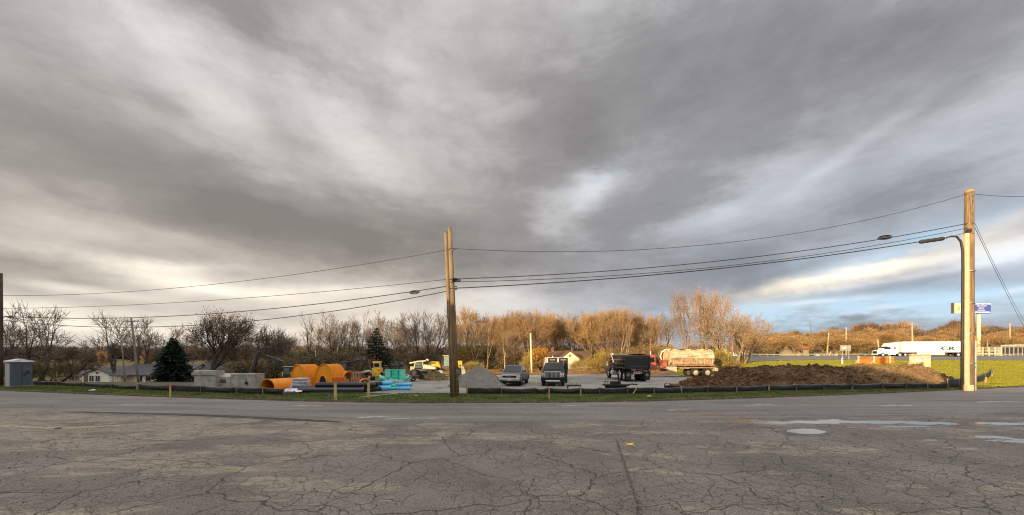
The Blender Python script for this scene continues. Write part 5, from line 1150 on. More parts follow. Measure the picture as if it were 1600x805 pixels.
def pickup(label, loc, rz, W, H, L, paint, hd):
    """faces -y"""
    t = thing('pickup_truck', label, 'pickup', loc, rz); h0 = .52 if hd else .42; hood = H * (.66 if hd else .62); belt = H * (.665 if hd else .64); yf = -L / 2; w = W / 2
    cowl = yf + L * .24; cabend = yf + L * .60
    b = MB()   # lower body with a waist: built from cross sections along y
    secs = [(yf + .06, .90, h0 + .05, hood - .12), (yf + .22, .97, h0, hood - .04), (yf + .8, 1.0, h0, hood), (cowl, 1.0, h0, belt), (cabend, 1.0, h0, belt), (yf + L * .97, .99, h0 + .04, belt), (yf + L, .97, h0 + .1, belt - .02)]
    n = 10; vs = []
    for (y_, k, za, zb) in secs:
        zm = za + (zb - za) * .55
        for (fx, z_) in ((-.86, za), (-1, za + .1), (-1.0, zm), (-.965, zb - .08), (-.88, zb), (.88, zb), (.965, zb - .08), (1.0, zm), (1, za + .1), (.86, za)): vs.append((fx * w * k, y_, z_))
    b.add(vs, [(i * n + j, i * n + (j + 1) % n, (i + 1) * n + (j + 1) % n, (i + 1) * n + j) for i in range(len(secs) - 1) for j in range(n)] + [tuple(range(n)), tuple(range((len(secs) - 1) * n + n - 1, (len(secs) - 1) * n - 1, -1))])
    b.build('body', paint, t, bevel=.03)
    # cab with raked screens
    q0, q1 = cowl - .05, cabend; ww, wt = w * .93, w * .76
    cab = MB().hull8([(-ww, q0, belt - .02), (ww, q0, belt - .02), (ww, q1, belt - .02), (-ww, q1, belt - .02)], [(-wt, q0 + .78, H - .04), (wt, q0 + .78, H - .04), (wt, q1 - .22, H - .04), (-wt, q1 - .22, H - .04)]).build('cab', paint, t, bevel=.06)
    def fp(a, b_, u, v, off=0.0): return None
    e = .022; k0, k1 = .10, .90
    def quad(p00, p10, p11, p01, name, m, inset=(.06, .94, .10, .90), nrm=(0, -1, 0)):
        P = [Vector(p) for p in (p00, p10, p11, p01)]; o = []
        for (u, v) in ((inset[0], inset[2]), (inset[1], inset[2]), (inset[1], inset[3]), (inset[0], inset[3])):
            o.append((P[0] * (1 - u) + P[1] * u) * (1 - v) + (P[3] * (1 - u) + P[2] * u) * v)
        nn = Vector(nrm) * e; MB().hull8([p - nn * .5 for p in o], [p + nn for p in o]).build(name, m, t)
    quad((-ww, q0, belt), (ww, q0, belt), (wt, q0 + .78, H - .04), (-wt, q0 + .78, H - .04), 'windshield', M_vglass, (.05, .95, .06, .92), (0, -.8, .5))
    for s_ in (-1, 1):
        quad((s_ * ww, q0 + .25, belt), (s_ * ww, (q0 + q1) / 2 + .1, belt), (s_ * wt, (q0 + q1) / 2 + .1, H - .04), (s_ * wt, q0 + .85, H - .04), 'side_window', M_vglass, (.12, .94, .10, .84), (s_, 0, .15))
        quad((s_ * ww, (q0 + q1) / 2 + .15, belt), (s_ * ww, q1 - .05, belt), (s_ * wt, q1 - .3, H - .04), (s_ * wt, (q0 + q1) / 2 + .15, H - .04), 'side_window', M_vglass, (.06, .9, .10, .84), (s_, 0, .15))
        # mirror, door handle, arch trim, headlight
        mr = MB().box((s_ * (w + (.20 if hd else .13)), q0 + .35, belt + .14), (.22, .12, .36 if hd else .20)).build('mirror', paint if not hd else M_under, t, bevel=.03)
        MB().box((s_ * (w + .04), q0 + .38, belt + .08), (.16, .06, .06)).build('mirror_arm', M_under, mr)
        MB().box((s_ * (w * .99), (q0 + q1) / 2, belt - .22), (.04, .16, .05)).build('door_handle', M_chrome, t)
        MB().box((s_ * w * .99, (cowl + cabend) / 2, h0 - .02), (.10, (cabend - cowl) * .95, .10)).build('running_board', M_under, t)
        hl = MB().box((s_ * w * .79, yf + .09, hood - (.36 if hd else .30)), (.34, .14, .34 if hd else .22)).build('headlight', M_lens, t, bevel=.03)
        MB().cyl((s_ * w * .82, yf + .02, hood - (.36 if hd else .30)), (s_ * w * .82, yf + .0, hood - (.36 if hd else .30)), .045, n=12).build('lamp', mat('amber_lens', (.6, .3, .05), .2), hl)
        MB().cyl((s_ * w * .72, yf - .10, h0 + .10), (s_ * w * .72, yf - .04, h0 + .10), .075, n=12).build('fog_light', M_lens, t)
        wr = .42 if hd else .39
        for y_ in (yf + L * .16, yf + L * .775):
            wheel(t, s_ * (w - .15), y_, wr, .27, s_)
            a_ = MB().tube([(s_ * (w + .005), y_ + (wr + .09) * math.cos(a), wr + (wr + .09) * math.sin(a)) for a in [PI * j / 12 for j in range(13)]], .04, 6); a_.build('wheel_arch', M_under if hd else paint, t)
            MB().prism([(y_ + (wr + .07) * math.cos(PI * j / 12), wr + (wr + .07) * math.sin(PI * j / 12)) for j in range(13)], s_ * (w - .30), s_ * (w + .004), 'x').build('wheel_well', M_under, t)
        if hd: wheel(t, s_ * (w + .14), yf + L * .775, wr, .24, s_)
    # front
    if hd:
        MB().box((0, yf + .03, hood - .36), (W * .66, .12, .60)).build('grille', M_under, t, bevel=.02)
        f = MB(); f.box((0, yf - .04, hood - .08), (W * .70, .08, .09)); f.box((0, yf - .04, hood - .66), (W * .66, .08, .07))
        for s_ in (-1, 1): f.box((s_ * W * .335, yf - .04, hood - .37), (.08, .08, .55))
        f.build('grille_frame', M_chrome, t)
        for k in range(11): MB().box(((k - 5) * W * .055, yf - .05, hood - .37), (.032, .05, .52)).build('grille_bar', M_chrome, t)
        MB().box((0, yf - .10, h0 + .14), (W * .97, .22, .30)).build('bumper', mat('black_gloss', (.015, .015, .017), .25), t, bevel=.05)
        MB().box((0, yf - .18, h0 - .02), (W * .62, .12, .12)).build('tow_bar', M_chrome, t, bevel=.02)
        MB().box((0, q0 + 1.0, H + .0), (.9, .12, .06)).build('roof_lamp', mat('amber_lens', (.6, .3, .05), .2), t)
    else:
        MB().box((0, yf + .03, hood - .30), (W * .62, .12, .36)).build('grille', M_under, t, bevel=.02)
        MB().box((0, yf - .04, hood - .17), (W * .66, .06, .10)).build('grille_bar', M_chrome, t, bevel=.015); MB().box((0, yf - .04, hood - .44), (W * .66, .06, .08)).build('grille_bar', mat('satin_silver', (.42, .42, .41), .35, metal=.4), t, bevel=.015)
        MB().prism([(-.16, hood - .325), (-.05, hood - .325), (-.05, hood - .28), (.05, hood - .28), (.05, hood - .325), (.16, hood - .325), (.16, hood - .265 - .02), (-.16, hood - .265 - .02)][:0] or [(-.11, hood - .33), (.11, hood - .33), (.10, hood - .285), (-.12, hood - .285)], yf - .06, yf - .03, 'y').build('badge', mat('gold_badge', (.55, .38, .10), .3), t)
        MB().box((0, yf - .06, h0 + .20), (W * .95, .20, .22)).build('bumper', mat('satin_silver', (.42, .42, .41), .35, metal=.4), t, bevel=.05)
        MB().box((0, yf - .05, h0 + .03), (W * .80, .16, .16)).build('lower_bumper', M_under, t, bevel=.03)
    MB().box((0, yf - .16 if hd else yf - .17, h0 + .16), (.32, .02, .15)).build('license_plate', mat('plate_white', (.55, .55, .52), .5), t)
    MB().box((0, 0, h0 - .05), (W * .7, L * .9, .16)).build('chassis', M_under, t)
    MB().box((0, yf + L * .80, belt + .006), (W * .80, L * .36, .02)).build('bed_floor', M_under, t)
    return t
pickup('grey pickup truck facing the road, parked right of the gravel pile', (at(806, 36.0) - .05, 37.0, .07), R(-11), 2.0, 1.88, 5.7, mat('grey_car_paint', (.15, .145, .135), .38, metal=.3, var=.04, coat=.2), False)
pickup('black heavy duty pickup with a tall chrome grille and towing mirrors', (at(867, 36.4), 37.3, .07), R(-8), 2.08, 2.1, 6.2, mat('black_car_paint', (.010, .011, .013), .34, var=.03, spec=.3, coat=.15), True)
t = thing('box_trailer', 'white framed trailer with two dark doors standing behind the black pickup', 'trailer', (at(872, 43), 44, .07)); M_wf = mat('white_frame', (.60, .56, .48), .5)
MB().box((0, .9, 1.55), (2.40, 3.4, 1.95)).build('box', M_wf, t, bevel=.03)
for s_ in (-1, 1):
    d_ = MB().box((s_ * .60, -.82, 1.56), (1.0, .06, 1.84)).build('door', M_under, t); MB().box((s_ * .60, -.87, 2.26), (.60, .03, .08)).build('label_strip', mat('label_grey', (.35, .34, .30), .5), d_); MB().box((s_ * .60, -.87, 1.5), (.05, .05, 1.2)).build('latch_bar', M_steel, d_)
    wheel(t, s_ * 1.1, .9, .36, .24, s_)
MB().box((0, -1.6, .55), (.14, 1.6, .12)).build('tow_bar', M_under, t); MB().cyl((-.5, .0, 2.52), (-.5, 0, 2.72), .06, n=8).build('roof_vent', M_wf, t)

# --- dump truck, seen from behind
M_dblk = mat('black_body_paint', (.020, .020, .021), .42, var=.15, grime=((.06, .05, .04), .62)); M_dust = mat('dusty_metal', (.12, .10, .08), .8)
t = thing('dump_truck', 'black dump truck seen from behind with a diagonal tarp arm on its side', 'dump truck', (13.15, 40.2, .07), R(181))
# local: rear at y=+0.. faces -y, so the rear plane is y = 0 and the cab is at y = -8
def DB(name, c, d, m, par=None, bevel=0, **k): return MB().box(c, d, **k).build(name, m, par or t, bevel=bevel)
bd = MB(); w = 1.28
bd.hull8([(-w, -4.9, 1.30), (w, -4.9, 1.30), (w, -.15, 1.30), (-w, -.15, 1.30)], [(-w - .04, -5.0, 2.78), (w + .04, -5.0, 2.78), (w + .04, -.12, 2.78), (-w - .04, -.12, 2.78)]); bd.build('dump_body', M_dblk, t)
gt = DB('tailgate', (0, -.07, 2.06), (2.62, .12, 1.44), M_dblk, bevel=.02)
for zz_ in (2.72, 1.42): DB('tailgate_rail', (0, .015, zz_), (2.66, .08, .12), M_dblk, gt)
for s_ in (-1, 1): DB('tailgate_post', (s_ * 1.26, .015, 2.06), (.12, .08, 1.3), M_dblk, gt)
DB('inner_rail', (0, .01, 1.62), (1.9, .04, .05), M_dust, gt)
for s_ in (-1, 1):
    for k in range(5): DB('side_rib', (s_ * 1.34, -.6 - k * 1.0, 2.0), (.10, .12, 1.5), M_dblk)
    for zz_ in (2.74, 2.3, 1.9, 1.45): DB('side_rail', (s_ * 1.345, -2.55, zz_), (.09, 4.8, .10), M_dust if zz_ < 2.4 else M_dblk)
MB().cyl((0, -4.7, 2.95), (0, -.6, 2.95), .10, n=8).build('tarp_roll', M_dust, t)
tp = MB(); vs = []
for i in range(13):
    for j in range(7): vs.append((-1.2 + j * .4, -4.9 + i * .38, 2.80 + .16 * math.sin(PI * j / 6) + .05 * noise.noise((i * .7, j, 2))))
tp.add(vs, [(i * 7 + j, (i + 1) * 7 + j, (i + 1) * 7 + j + 1, i * 7 + j + 1) for i in range(12) for j in range(6)]); tp.build('tarp', M_dust, t, fix=False)
MB().tube([(1.46, -4.9, 3.0), (1.46, -3.2, 1.50)], .06, 6).build('tarp_arm', mat('aluminium', (.55, .52, .46), .35, metal=.4), t)
MB().tube([(-1.46, -4.9, 3.0), (-1.46, -3.2, 1.50)], .06, 6).build('tarp_arm', mat('aluminium', (.55, .52, .46), .35, metal=.4), t)
DB('chassis', (0, -3.9, .95), (.9, 7.6, .30), M_under); DB('rear_beam', (0, -.12, .98), (2.3, .16, .22), M_under)
lp = DB('light_bar', (0, .0, .95), (.85, .05, .26), mat('plate_grey', (.36, .34, .31), .6)); 
for k in (-.28, 0, .25): DB('lens', (k, .03, .97), (.10, .02, .14), M_under, lp)
for s_ in (-1, 1):
    mf = DB('mud_flap', (s_ * .98, .02, .55), (.60, .03, .72), M_under); MB().cyl((s_ * .98, .04, .72), (s_ * .98, .06, .72), .17, n=14).build('reflector', mat('muddy_yellow', (.20, .17, .09), .8), mf)
    for y_ in (-1.0, -2.35):
        wheel(t, s_ * 1.05, y_, .52, .28, s_, M_chrome); wheel(t, s_ * .74, y_, .52, .26, s_, M_dust)
    wheel(t, s_ * 1.06, -7.1, .52, .30, s_, M_chrome)
    MB().tube([(s_ * 1.2, -7.1 + .66 * math.cos(a), .52 + .64 * math.sin(a)) for a in [PI * j / 10 for j in range(11)]], .10, 6).build('fender', M_dblk, t)
    MB().tube([(s_ * 1.3, -2.35 + .62 * math.cos(a), .52 + .62 * math.sin(a)) for a in [PI * (.0 + j / 20) for j in range(9)]], .05, 6).build('quarter_fender', M_chrome, t)
    MB().cyl((s_ * 1.05, -4.6, .75), (s_ * 1.05, -5.6, .75), .30, n=16).build('fuel_tank', M_chrome, t)
    MB().tube([(s_ * 1.42, -6.4, 1.5), (s_ * 1.45, -6.4, 2.0)], .12, 6).build('mirror', M_chrome, t)
MB().hull8([(-1.1, -6.9, 1.0), (1.1, -6.9, 1.0), (1.1, -5.3, 1.0), (-1.1, -5.3, 1.0)], [(-1.0, -6.6, 2.75), (1.0, -6.6, 2.75), (1.0, -5.3, 2.75), (-1.0, -5.3, 2.75)]).build('cab', M_dblk, t, bevel=.05)
MB().hull8([(-.95, -8.1, .9), (.95, -8.1, .9), (1.0, -6.8, .9), (-1.0, -6.8, .9)], [(-.8, -8.0, 1.5), (.8, -8.0, 1.5), (.9, -6.8, 1.75), (-.9, -6.8, 1.75)]).build('hood', M_dblk, t, bevel=.06)
for s_ in (-1, 1): DB('side_window', (s_ * 1.07, -6.0, 2.15), (.04, .8, .6), M_vglass)
MB().cyl((1.15, -5.15, 1.2), (1.15, -5.15, 3.0), .08, n=8).build('exhaust_stack', M_chrome, t)

# --- tank truck, side-on, facing left
M_tank = mat('dirty_cream_tank', (.50, .40, .23), .65, var=.14, vscale_=1.2, grime=((.27, .18, .09), .52)); M_redp = mat('faded_red_paint', (.36, .075, .05), .5, var=.2, grime=((.34, .20, .14), .5))
M_rust = mat('rusty_panel', (.34, .21, .11), .8, var=.25)
t = thing('tank_truck', 'tank truck with a dirty cream tank and red cab parked behind the dump truck', 'tank truck', (21.9, 50.2, .08), R(-88))
# local: faces -y; x = side (left side of the truck, +x, is away; -x faces the camera after the turn)
N = 22; prof = [(1.12 * math.cos(2 * PI * i / N), 2.42 + (.98 if math.sin(2 * PI * i / N) > 0 else .92) * math.sin(2 * PI * i / N)) for i in range(N)]
tk = MB().prism(prof, -1.7, 4.0, 'y').build('tank', M_tank, t, smooth=False, bevel=.03)
for y_ in (-1.68, -.3, 1.1, 2.5, 3.97): MB().ring((0, y_, 2.42), (0, 1, 0), 1.15, 1.02, .09, 28).build('tank_band', M_tank, tk)
for s_ in (-1, 1):
    MB().box((s_ * 1.06, 1.2, 1.98), (.16, 5.3, .72)).build('side_rack', M_rust, t)
    for k in range(6): MB().box((s_ * 1.15, -1.35 + k * 1.02, 1.98), (.05, .07, .74)).build('rack_rib', M_tank, t)
    MB().box((s_ * 1.1, 1.2, 1.52), (.3, 5.7, .12)).build('running_rail', M_rust, t); MB().box((s_ * 1.1, 1.2, 2.40), (.26, 5.5, .06)).build('hose_tray', M_tank, t)
    MB().tube([(s_ * .5, -1.3, 3.38), (s_ * .5, 3.6, 3.42)], .035, 6).build('top_rail', M_tank, t)
    for y_ in (1.55, 3.1): wheel(t, s_ * 1.04, y_, .54, .30, s_, mat('dusty_rim', (.42, .36, .26), .7)); wheel(t, s_ * .72, y_, .54, .28, s_, M_dust)
    wheel(t, s_ * 1.02, -4.9, .54, .30, s_, mat('dusty_rim', (.42, .36, .26), .7))
    MB().box((s_ * 1.08, -1.55, 1.0), (.42, 1.2, .66)).build('tool_box', mat('dusty_box', (.42, .36, .26), .6), t, bevel=.03)
    MB().box((s_ * 1.0, 2.3, 1.18), (.30, 3.0, .05)).build('mud_guard', M_rust, t)
    MB().box((s_ * .9, 4.25, .95), (.5, .45, .40)).build('rear_box', mat('dusty_box', (.42, .36, .26), .6), t)
for y_ in (-.6, 1.2, 3.0): MB().cyl((0, y_, 3.36), (0, y_, 3.58), .28, n=14).build('hatch', M_tank, t)
MB().tube([(-.75, -1.75, 1.4), (-.95, -2.0, 1.9), (-1.0, -2.1, 2.7), (-.9, -2.0, 3.2), (-.6, -1.6, 3.5), (-.4, -1.0, 3.55)], .13, 8).build('hose', mat('pale_hose', (.60, .52, .38), .5), t, smooth=True)
MB().tube([(-.9, -2.3, 1.3), (-1.1, -2.5, 2.4), (-.7, -2.3, 3.25)], .10, 8).build('hose', M_dust, t, smooth=True)
MB().box((0, .2, 1.18), (.9, 8.9, .30)).build('chassis', M_rust, t); MB().box((0, -2.25, 1.7), (1.6, .6, 1.0)).build('pump', mat('pump_red', (.30, .08, .05), .6, var=.2), t, bevel=.04)
cb = MB().hull8([(-1.1, -5.0, 1.0), (1.1, -5.0, 1.0), (1.1, -3.55, 1.0), (-1.1, -3.55, 1.0)], [(-1.0, -4.6, 2.85), (1.0, -4.6, 2.85), (1.0, -3.6, 2.85), (-1.0, -3.6, 2.85)]).build('cab', M_redp, t, bevel=.06)
for s_ in (-1, 1): MB().box((s_ * 1.06, -4.1, 2.2), (.06, .62, .62)).build('side_window', M_vglass, t)
MB().box((-1.09, -4.15, 1.5), (.04, .95, .75)).build('door', mat('pale_red', (.50, .20, .14), .5), t)
MB().hull8([(-.9, -6.1, .9), (.9, -6.1, .9), (1.0, -4.9, .9), (-1.0, -4.9, .9)], [(-.75, -6.0, 1.6), (.75, -6.0, 1.6), (.9, -4.9, 1.9), (-.9, -4.9, 1.9)]).build('hood', M_redp, t, bevel=.06)
MB().cyl((-1.1, -3.4, 1.2), (-1.1, -3.4, 3.3), .08, n=8).build('exhaust_stack', M_chrome, t)

# --- semi truck on the highway
X0, Y0s = at(1367, 108), 108.0; ang_ = math.atan2(-4.2, 22.5)
M_wht = mat('white_truck_paint', (.74, .72, .64), .4, var=.02, coat=.3)
zs_ = g(X0 + 11, 105.5) + .16
t = thing('semi_truck', 'white semi truck with a long white trailer driving on the highway', 'semi truck', (X0, Y0s, zs_), ang_)
# local: nose at x=0, tail at +x; camera side is -y
L_ = 22.6
tr = MB().box((5.6 + (L_ - 5.6) / 2, 0, 2.62), (L_ - 5.6, 2.6, 2.95)).build('trailer', M_wht, t, bevel=.04)
MB().box((5.6 + (L_ - 5.6) / 2, -1.31, 1.12 + .04), (L_ - 5.6, .05, .14)).build('lower_rail', mat('rail_grey', (.30, .29, .27), .5), tr)
MB().box((18.2, -1.315, 2.62), (.07, .03, 2.9)).build('seam', mat('rail_grey', (.30, .29, .27), .5), tr)
MB().box((12.3, -1.28, .82), (6.4, .06, .66)).build('side_skirt', M_wht, tr)
def letters(txt, x_, z_, size, m, par, y_=-1.33, sx=1.0):
    cu = bpy.data.curves.new('lettering', 'FONT'); cu.body = txt; cu.size = size; cu.extrude = .01; cu.offset = .045
    o = bpy.data.objects.new('lettering', cu); COL.objects.link(o); bpy.context.view_layer.update()
    me = bpy.data.meshes.new_from_object(o.evaluated_get(bpy.context.evaluated_depsgraph_get())); bpy.data.objects.remove(o)
    me.materials.clear(); me.materials.append(m); q = bpy.data.objects.new('lettering', me); COL.objects.link(q); q.parent = par; q.location = (x_, y_, z_); q.rotation_euler = (PI / 2, 0, 0); q.scale = (sx, 1, 1); return q
letters('CR', 14.6, 1.75, 1.35, mat('navy_lettering', (.05, .055, .09), .5), tr, sx=1.8)
cab = MB().prism([(.0, .75), (.05, 1.55), (.35, 1.75), (1.55, 2.0), (2.2, 2.75), (2.9, 3.75), (4.9, 3.95), (4.9, .75)], -1.22, 1.22, 'y').build('cab', M_wht, t, bevel=.08)
MB().hull8([(1.62, -1.05, 2.02), (1.62, 1.05, 2.02), (1.62 + .02, 1.05, 2.02), (1.62 + .02, -1.05, 2.02)], [(2.15, -1.0, 2.78), (2.15, 1.0, 2.78), (2.2, 1.0, 2.78), (2.2, -1.0, 2.78)]).build('windshield', M_vglass, t)
MB().box((2.62, -1.225, 2.3), (.75, .04, .62)).build('side_window', M_vglass, t); MB().box((4.0, -1.225, 2.35), (.42, .04, .42)).build('sleeper_window', M_vglass, t)
MB().box((1.75, -1.22, 2.35), (.5, .035, .55)).build('side_screen', M_vglass, t)
MB().box((-.02, 0, 1.15), (.08, 1.5, .75)).build('grille', M_under, t); MB().box((-.05, 0, .62), (.25, 2.35, .35)).build('bumper', M_wht, t, bevel=.05)
for s_ in (-1, 1): MB().box((.12, s_ * .98, 1.15), (.30, .30, .30)).build('headlight', M_lens, t); MB().box((2.0, s_ * 1.42, 2.4), (.14, .2, .7)).build('mirror', M_under, t)
MB().box((3.3, -1.15, .75), (1.7, .3, .5)).build('side_fairing', M_wht, t); MB().box((11, 0, 1.0), (20, .9, .22)).build('chassis', M_under, t)
def swheel(x_, s_):
    o = MB().ring((x_, s_ * 1.1, .5), (0, 1, 0), .5, .30, .5, 18).build('wheel', M_tyre, t); MB().cyl((x_, s_ * 1.1, .5), (x_, s_ * 1.33, .5), .31, n=14).build('rim', M_chrome, o)
for s_ in (-1, 1):
    for x_ in (1.1, 5.1, 6.4, 18.6, 20.0): swheel(x_, s_)
MB().box((21.9, 0, .8), (.12, 2.3, .5)).build('rear_guard', M_under, t)

# --- excavators
M_exd = mat('dark_machine_paint', (.035, .036, .036), .45, var=.15); M_exy = mat('yellow_machine_paint', (.62, .36, .03), .45, var=.08); M_exc = mat('cream_machine_paint', (.50, .47, .29), .45, var=.06)
def beam(b, pts, wid, hts):
    """boxy boom of varying depth following pts in the x-z plane"""
    k = len(pts); rows = []
    for i, (x_, z_) in enumerate(pts):
        a, c = pts[max(i - 1, 0)], pts[min(i + 1, k - 1)]; dx, dz = c[0] - a[0], c[1] - a[1]; l = math.hypot(dx, dz); nx_, nz_ = -dz / l, dx / l; h2 = hts[i] / 2
        rows.append([(x_ + nx_ * h2, -wid / 2, z_ + nz_ * h2), (x_ + nx_ * h2, wid / 2, z_ + nz_ * h2), (x_ - nx_ * h2, wid / 2, z_ - nz_ * h2), (x_ - nx_ * h2, -wid / 2, z_ - nz_ * h2)])
    for r0, r1 in zip(rows, rows[1:]): b.hull8(r0, r1)
    return b
def excavator(label, px, Y, rz, boom, stick, bucket, body, mirror=1):
    X_ = at(px, Y); z0 = g(X_, Y); t = thing('excavator', label, 'excavator', (X_, Y, z0), rz)
    W_ = lambda p: ((at(p[0], Y) - X_), zof(p[1], Y) - z0)
    bm_ = beam(MB(), [W_(p) for p in boom], .36, [.40, .48, .52, .50, .44, .34][:len(boom)]).build('boom', M_exd, t)
    s2 = [W_(p) for p in stick]; st = beam(MB(), s2, .30, [.34, .44, .30, .22][:len(stick)]).build('stick', M_exd, t)
    a, c = W_(boom[2]), W_(boom[4] if len(boom) > 4 else boom[-1])
    MB().tube([(a[0], -.24, a[1] + .26), (c[0], -.24, c[1] + .24)], .05, 8).build('hydraulic_cylinder', mat('cylinder_dark', (.12, .11, .10), .5), bm_)
    MB().tube([(s2[0][0] - mirror * .28, -.1, s2[0][1] - .3), (s2[-1][0] - mirror * .30, -.1, s2[-1][1] + .35)], .06, 8).build('hydraulic_cylinder', mat('cylinder_brown', (.22, .15, .09), .5), st)
    bx, bz = W_(bucket); m_ = mirror
    MB().prism([(bx, bz + .35), (bx - m_ * .55, bz + .25), (bx - m_ * .62, bz - .2), (bx - m_ * .2, bz - .55), (bx + m_ * .28, bz - .5), (bx + m_ * .22, bz + .05)], -.45, .45, 'y').build('bucket', mat('worn_bucket', (.30, .20, .12), .6, var=.2), t)
    q = m_  # machine body on the far side from the arm
    MB().box((q * .9, .2, 1.35), (2.6, 2.0, .75)).build('housing', body, t, bevel=.08); MB().box((q * 2.05, .2, 1.30), (.7, 2.0, .9)).build('counterweight', body, t, bevel=.14)
    cb = MB().hull8([(-.45 + q * .2, -.85, 1.0), (.75 + q * .2, -.85, 1.0), (.75 + q * .2, .15, 1.0), (-.45 + q * .2, .15, 1.0)], [(-.30 + q * .2, -.80, 2.45), (.70 + q * .2, -.80, 2.45), (.70 + q * .2, .1, 2.45), (-.30 + q * .2, .1, 2.45)]).build('cab', M_exd, t, bevel=.05)
    MB().box((.18 + q * .2, -.86, 1.85), (.85, .05, .85)).build('cab_window', mat('greenish_glass', (.10, .14, .13), .1, spec=.7), t)
    MB().box((.2 + q * .2, -.35, 2.50), (1.2, 1.05, .08)).build('cab_roof', M_grp if body is M_exd else M_exc, t)
    for s_ in (-1, 1):
        MB().prism([(-1.5, .1), (-1.65, .35), (-1.5, .65), (1.5, .65), (1.65, .35), (1.5, .1)], .2 + s_ * .95 - .25, .2 + s_ * .95 + .25, 'y').build('track', M_tyre, t)
    return t
excavator('dark excavator behind the orange chambers with its arm raised to the left', 449, 58, 0, ((446, 590), (446.5, 578), (441, 567), (430, 560.5), (417, 557.5), (404, 557.5)), ((404.5, 549.5), (402.5, 556), (398.5, 570), (395, 582)), (394.5, 586), M_exy, 1)
excavator('black excavator with its boom arched to the right above the pallets', 540, 56, 0, ((541, 586), (541, 577), (544, 569), (552, 564.8), (563, 564.2), (574, 564.5)), ((573, 561), (575.5, 567), (577.5, 578), (578.5, 588)), (578, 591), M_exd, -1)
# yellow compact machine
t = thing('compact_loader', 'yellow compact machine with a pale cab left of the green fittings', 'compact loader', (at(590, 43), 43, .02), R(8))
MB().box((0, 0, .95), (.95, 1.4, .95)).build('body', M_exy, t, bevel=.06); MB().box((-.1, -.71, 1.0), (.55, .04, .55)).build('rear_grille', mat('bright_yellow', (.75, .46, .05), .4), t)
c = MB().box((-.03, .1, 1.72), (.72, .8, .66)).build('cab', mat('beige_cab', (.42, .36, .24), .5), t, bevel=.03); MB().box((-.03, -.32, 1.75), (.5, .04, .4)).build('window', M_vglass, c)
MB().box((-.03, .1, 2.09), (.86, .95, .10)).build('cab_roof', M_exy, t)
for s_ in (-1, 1):
    for y_ in (-.45, .45): wheel(t, s_ * .52, y_, .34, .2, s_, n=16)
MB().tube([(-.5, -.5, .9), (-.75, -.7, 1.1), (-1.5, -.8, .95)], .12, 8).build('lift_arm', mat('cylinder_pale', (.45, .42, .38), .35), t)
t = thing('machine_attachment', 'dark rusty machine attachment right of the yellow compact machine', 'attachment', (at(600, 40), 40.5, .02))
MB().box((0, 0, .55), (.7, .8, .9)).build('housing', M_dust, t, bevel=.05); MB().cyl((-.25, -.42, .9), (-.25, -.5, .9), .16, n=14).build('pulley', M_under, t); MB().box((0, 0, 1.08), (.5, .6, .16)).build('cap', M_steel, t)
# cream tractor-like loader
t = thing('cream_loader', 'cream loader with a slanted cab roof and long hood behind the brown mound', 'loader', (at(661, 49), 49, g(at(661, 49), 49) + .02), R(-4))
MB().prism([(0.1, 1.15), (.05, 1.62), (.35, 1.68), (1.3, 1.5), (1.75, 1.25), (1.75, 1.05)], -.55, .55, 'y').build('hood', M_exc, t, bevel=.06)
MB().prism([(-.95, 1.2), (-.75, 1.88), (.0, 2.0), (.15, 1.2)], -.62, .62, 'y').build('cab', M_exd, t, bevel=.03)
MB().prism([(-1.5, 1.78), (-1.55, 1.90), (-.5, 2.14), (.55, 2.20), (.6, 2.08), (-.3, 2.02)], -.75, .75, 'y').build('cab_roof', M_exc, t)
MB().box((-.42, -.64, 1.62), (.66, .05, .46)).build('cab_window', mat('greenish_glass', (.10, .14, .13), .1), t); MB().box((-.95, -.5, 1.5), (.12, .12, 1.1), ry=.25).build('cab_pillar', M_exc, t); MB().box((.12, -.5, 1.6), (.10, .12, .95)).build('cab_pillar', M_exc, t)
MB().box((-1.35, -.2, .95), (.32, .5, .95)).build('ladder_post', mat('tan_machine_paint', (.45, .30, .14), .6), t); MB().box((0, 0, .8), (2.9, .9, .6)).build('chassis', M_exd, t)
MB().box((.65, -.3, 2.28), (.30, .22, .14), ry=.3).build('work_lamp', M_exc, t)
for s_ in (-1, 1):
    for x_ in (-.9, 1.0):
        o = MB().ring((x_, s_ * .75, .55), (0, 1, 0), .55, .3, .4, 18).build('wheel', M_tyre, t); MB().cyl((x_, s_ * .7, .55), (x_, s_ * .9, .55), .3, n=14).build('rim', M_dust, o)
t = thing('small_trailer', 'low dark red utility trailer in front of the cream loader', 'trailer', (at(644, 41), 41, .03), R(10))
MB().box((0, 0, .50), (1.5, .9, .34)).build('bed', mat('dark_red_paint', (.16, .022, .02), .5), t, bevel=.03); MB().box((.75, 0, .34), (1.3, .10, .10)).build('tow_bar', M_under, t)
for s_ in (-1, 1): MB().ring((.1, s_ * .5, .27), (0, 1, 0), .27, .14, .18, 16).build('wheel', M_tyre, t)
MB().box((.95, -.1, .55), (.5, .5, .5)).build('engine_box', M_under, t, bevel=.04); MB().box((-.8, -.3, .55), (.25, .06, .06)).build('tail_lamp', M_redp, t)
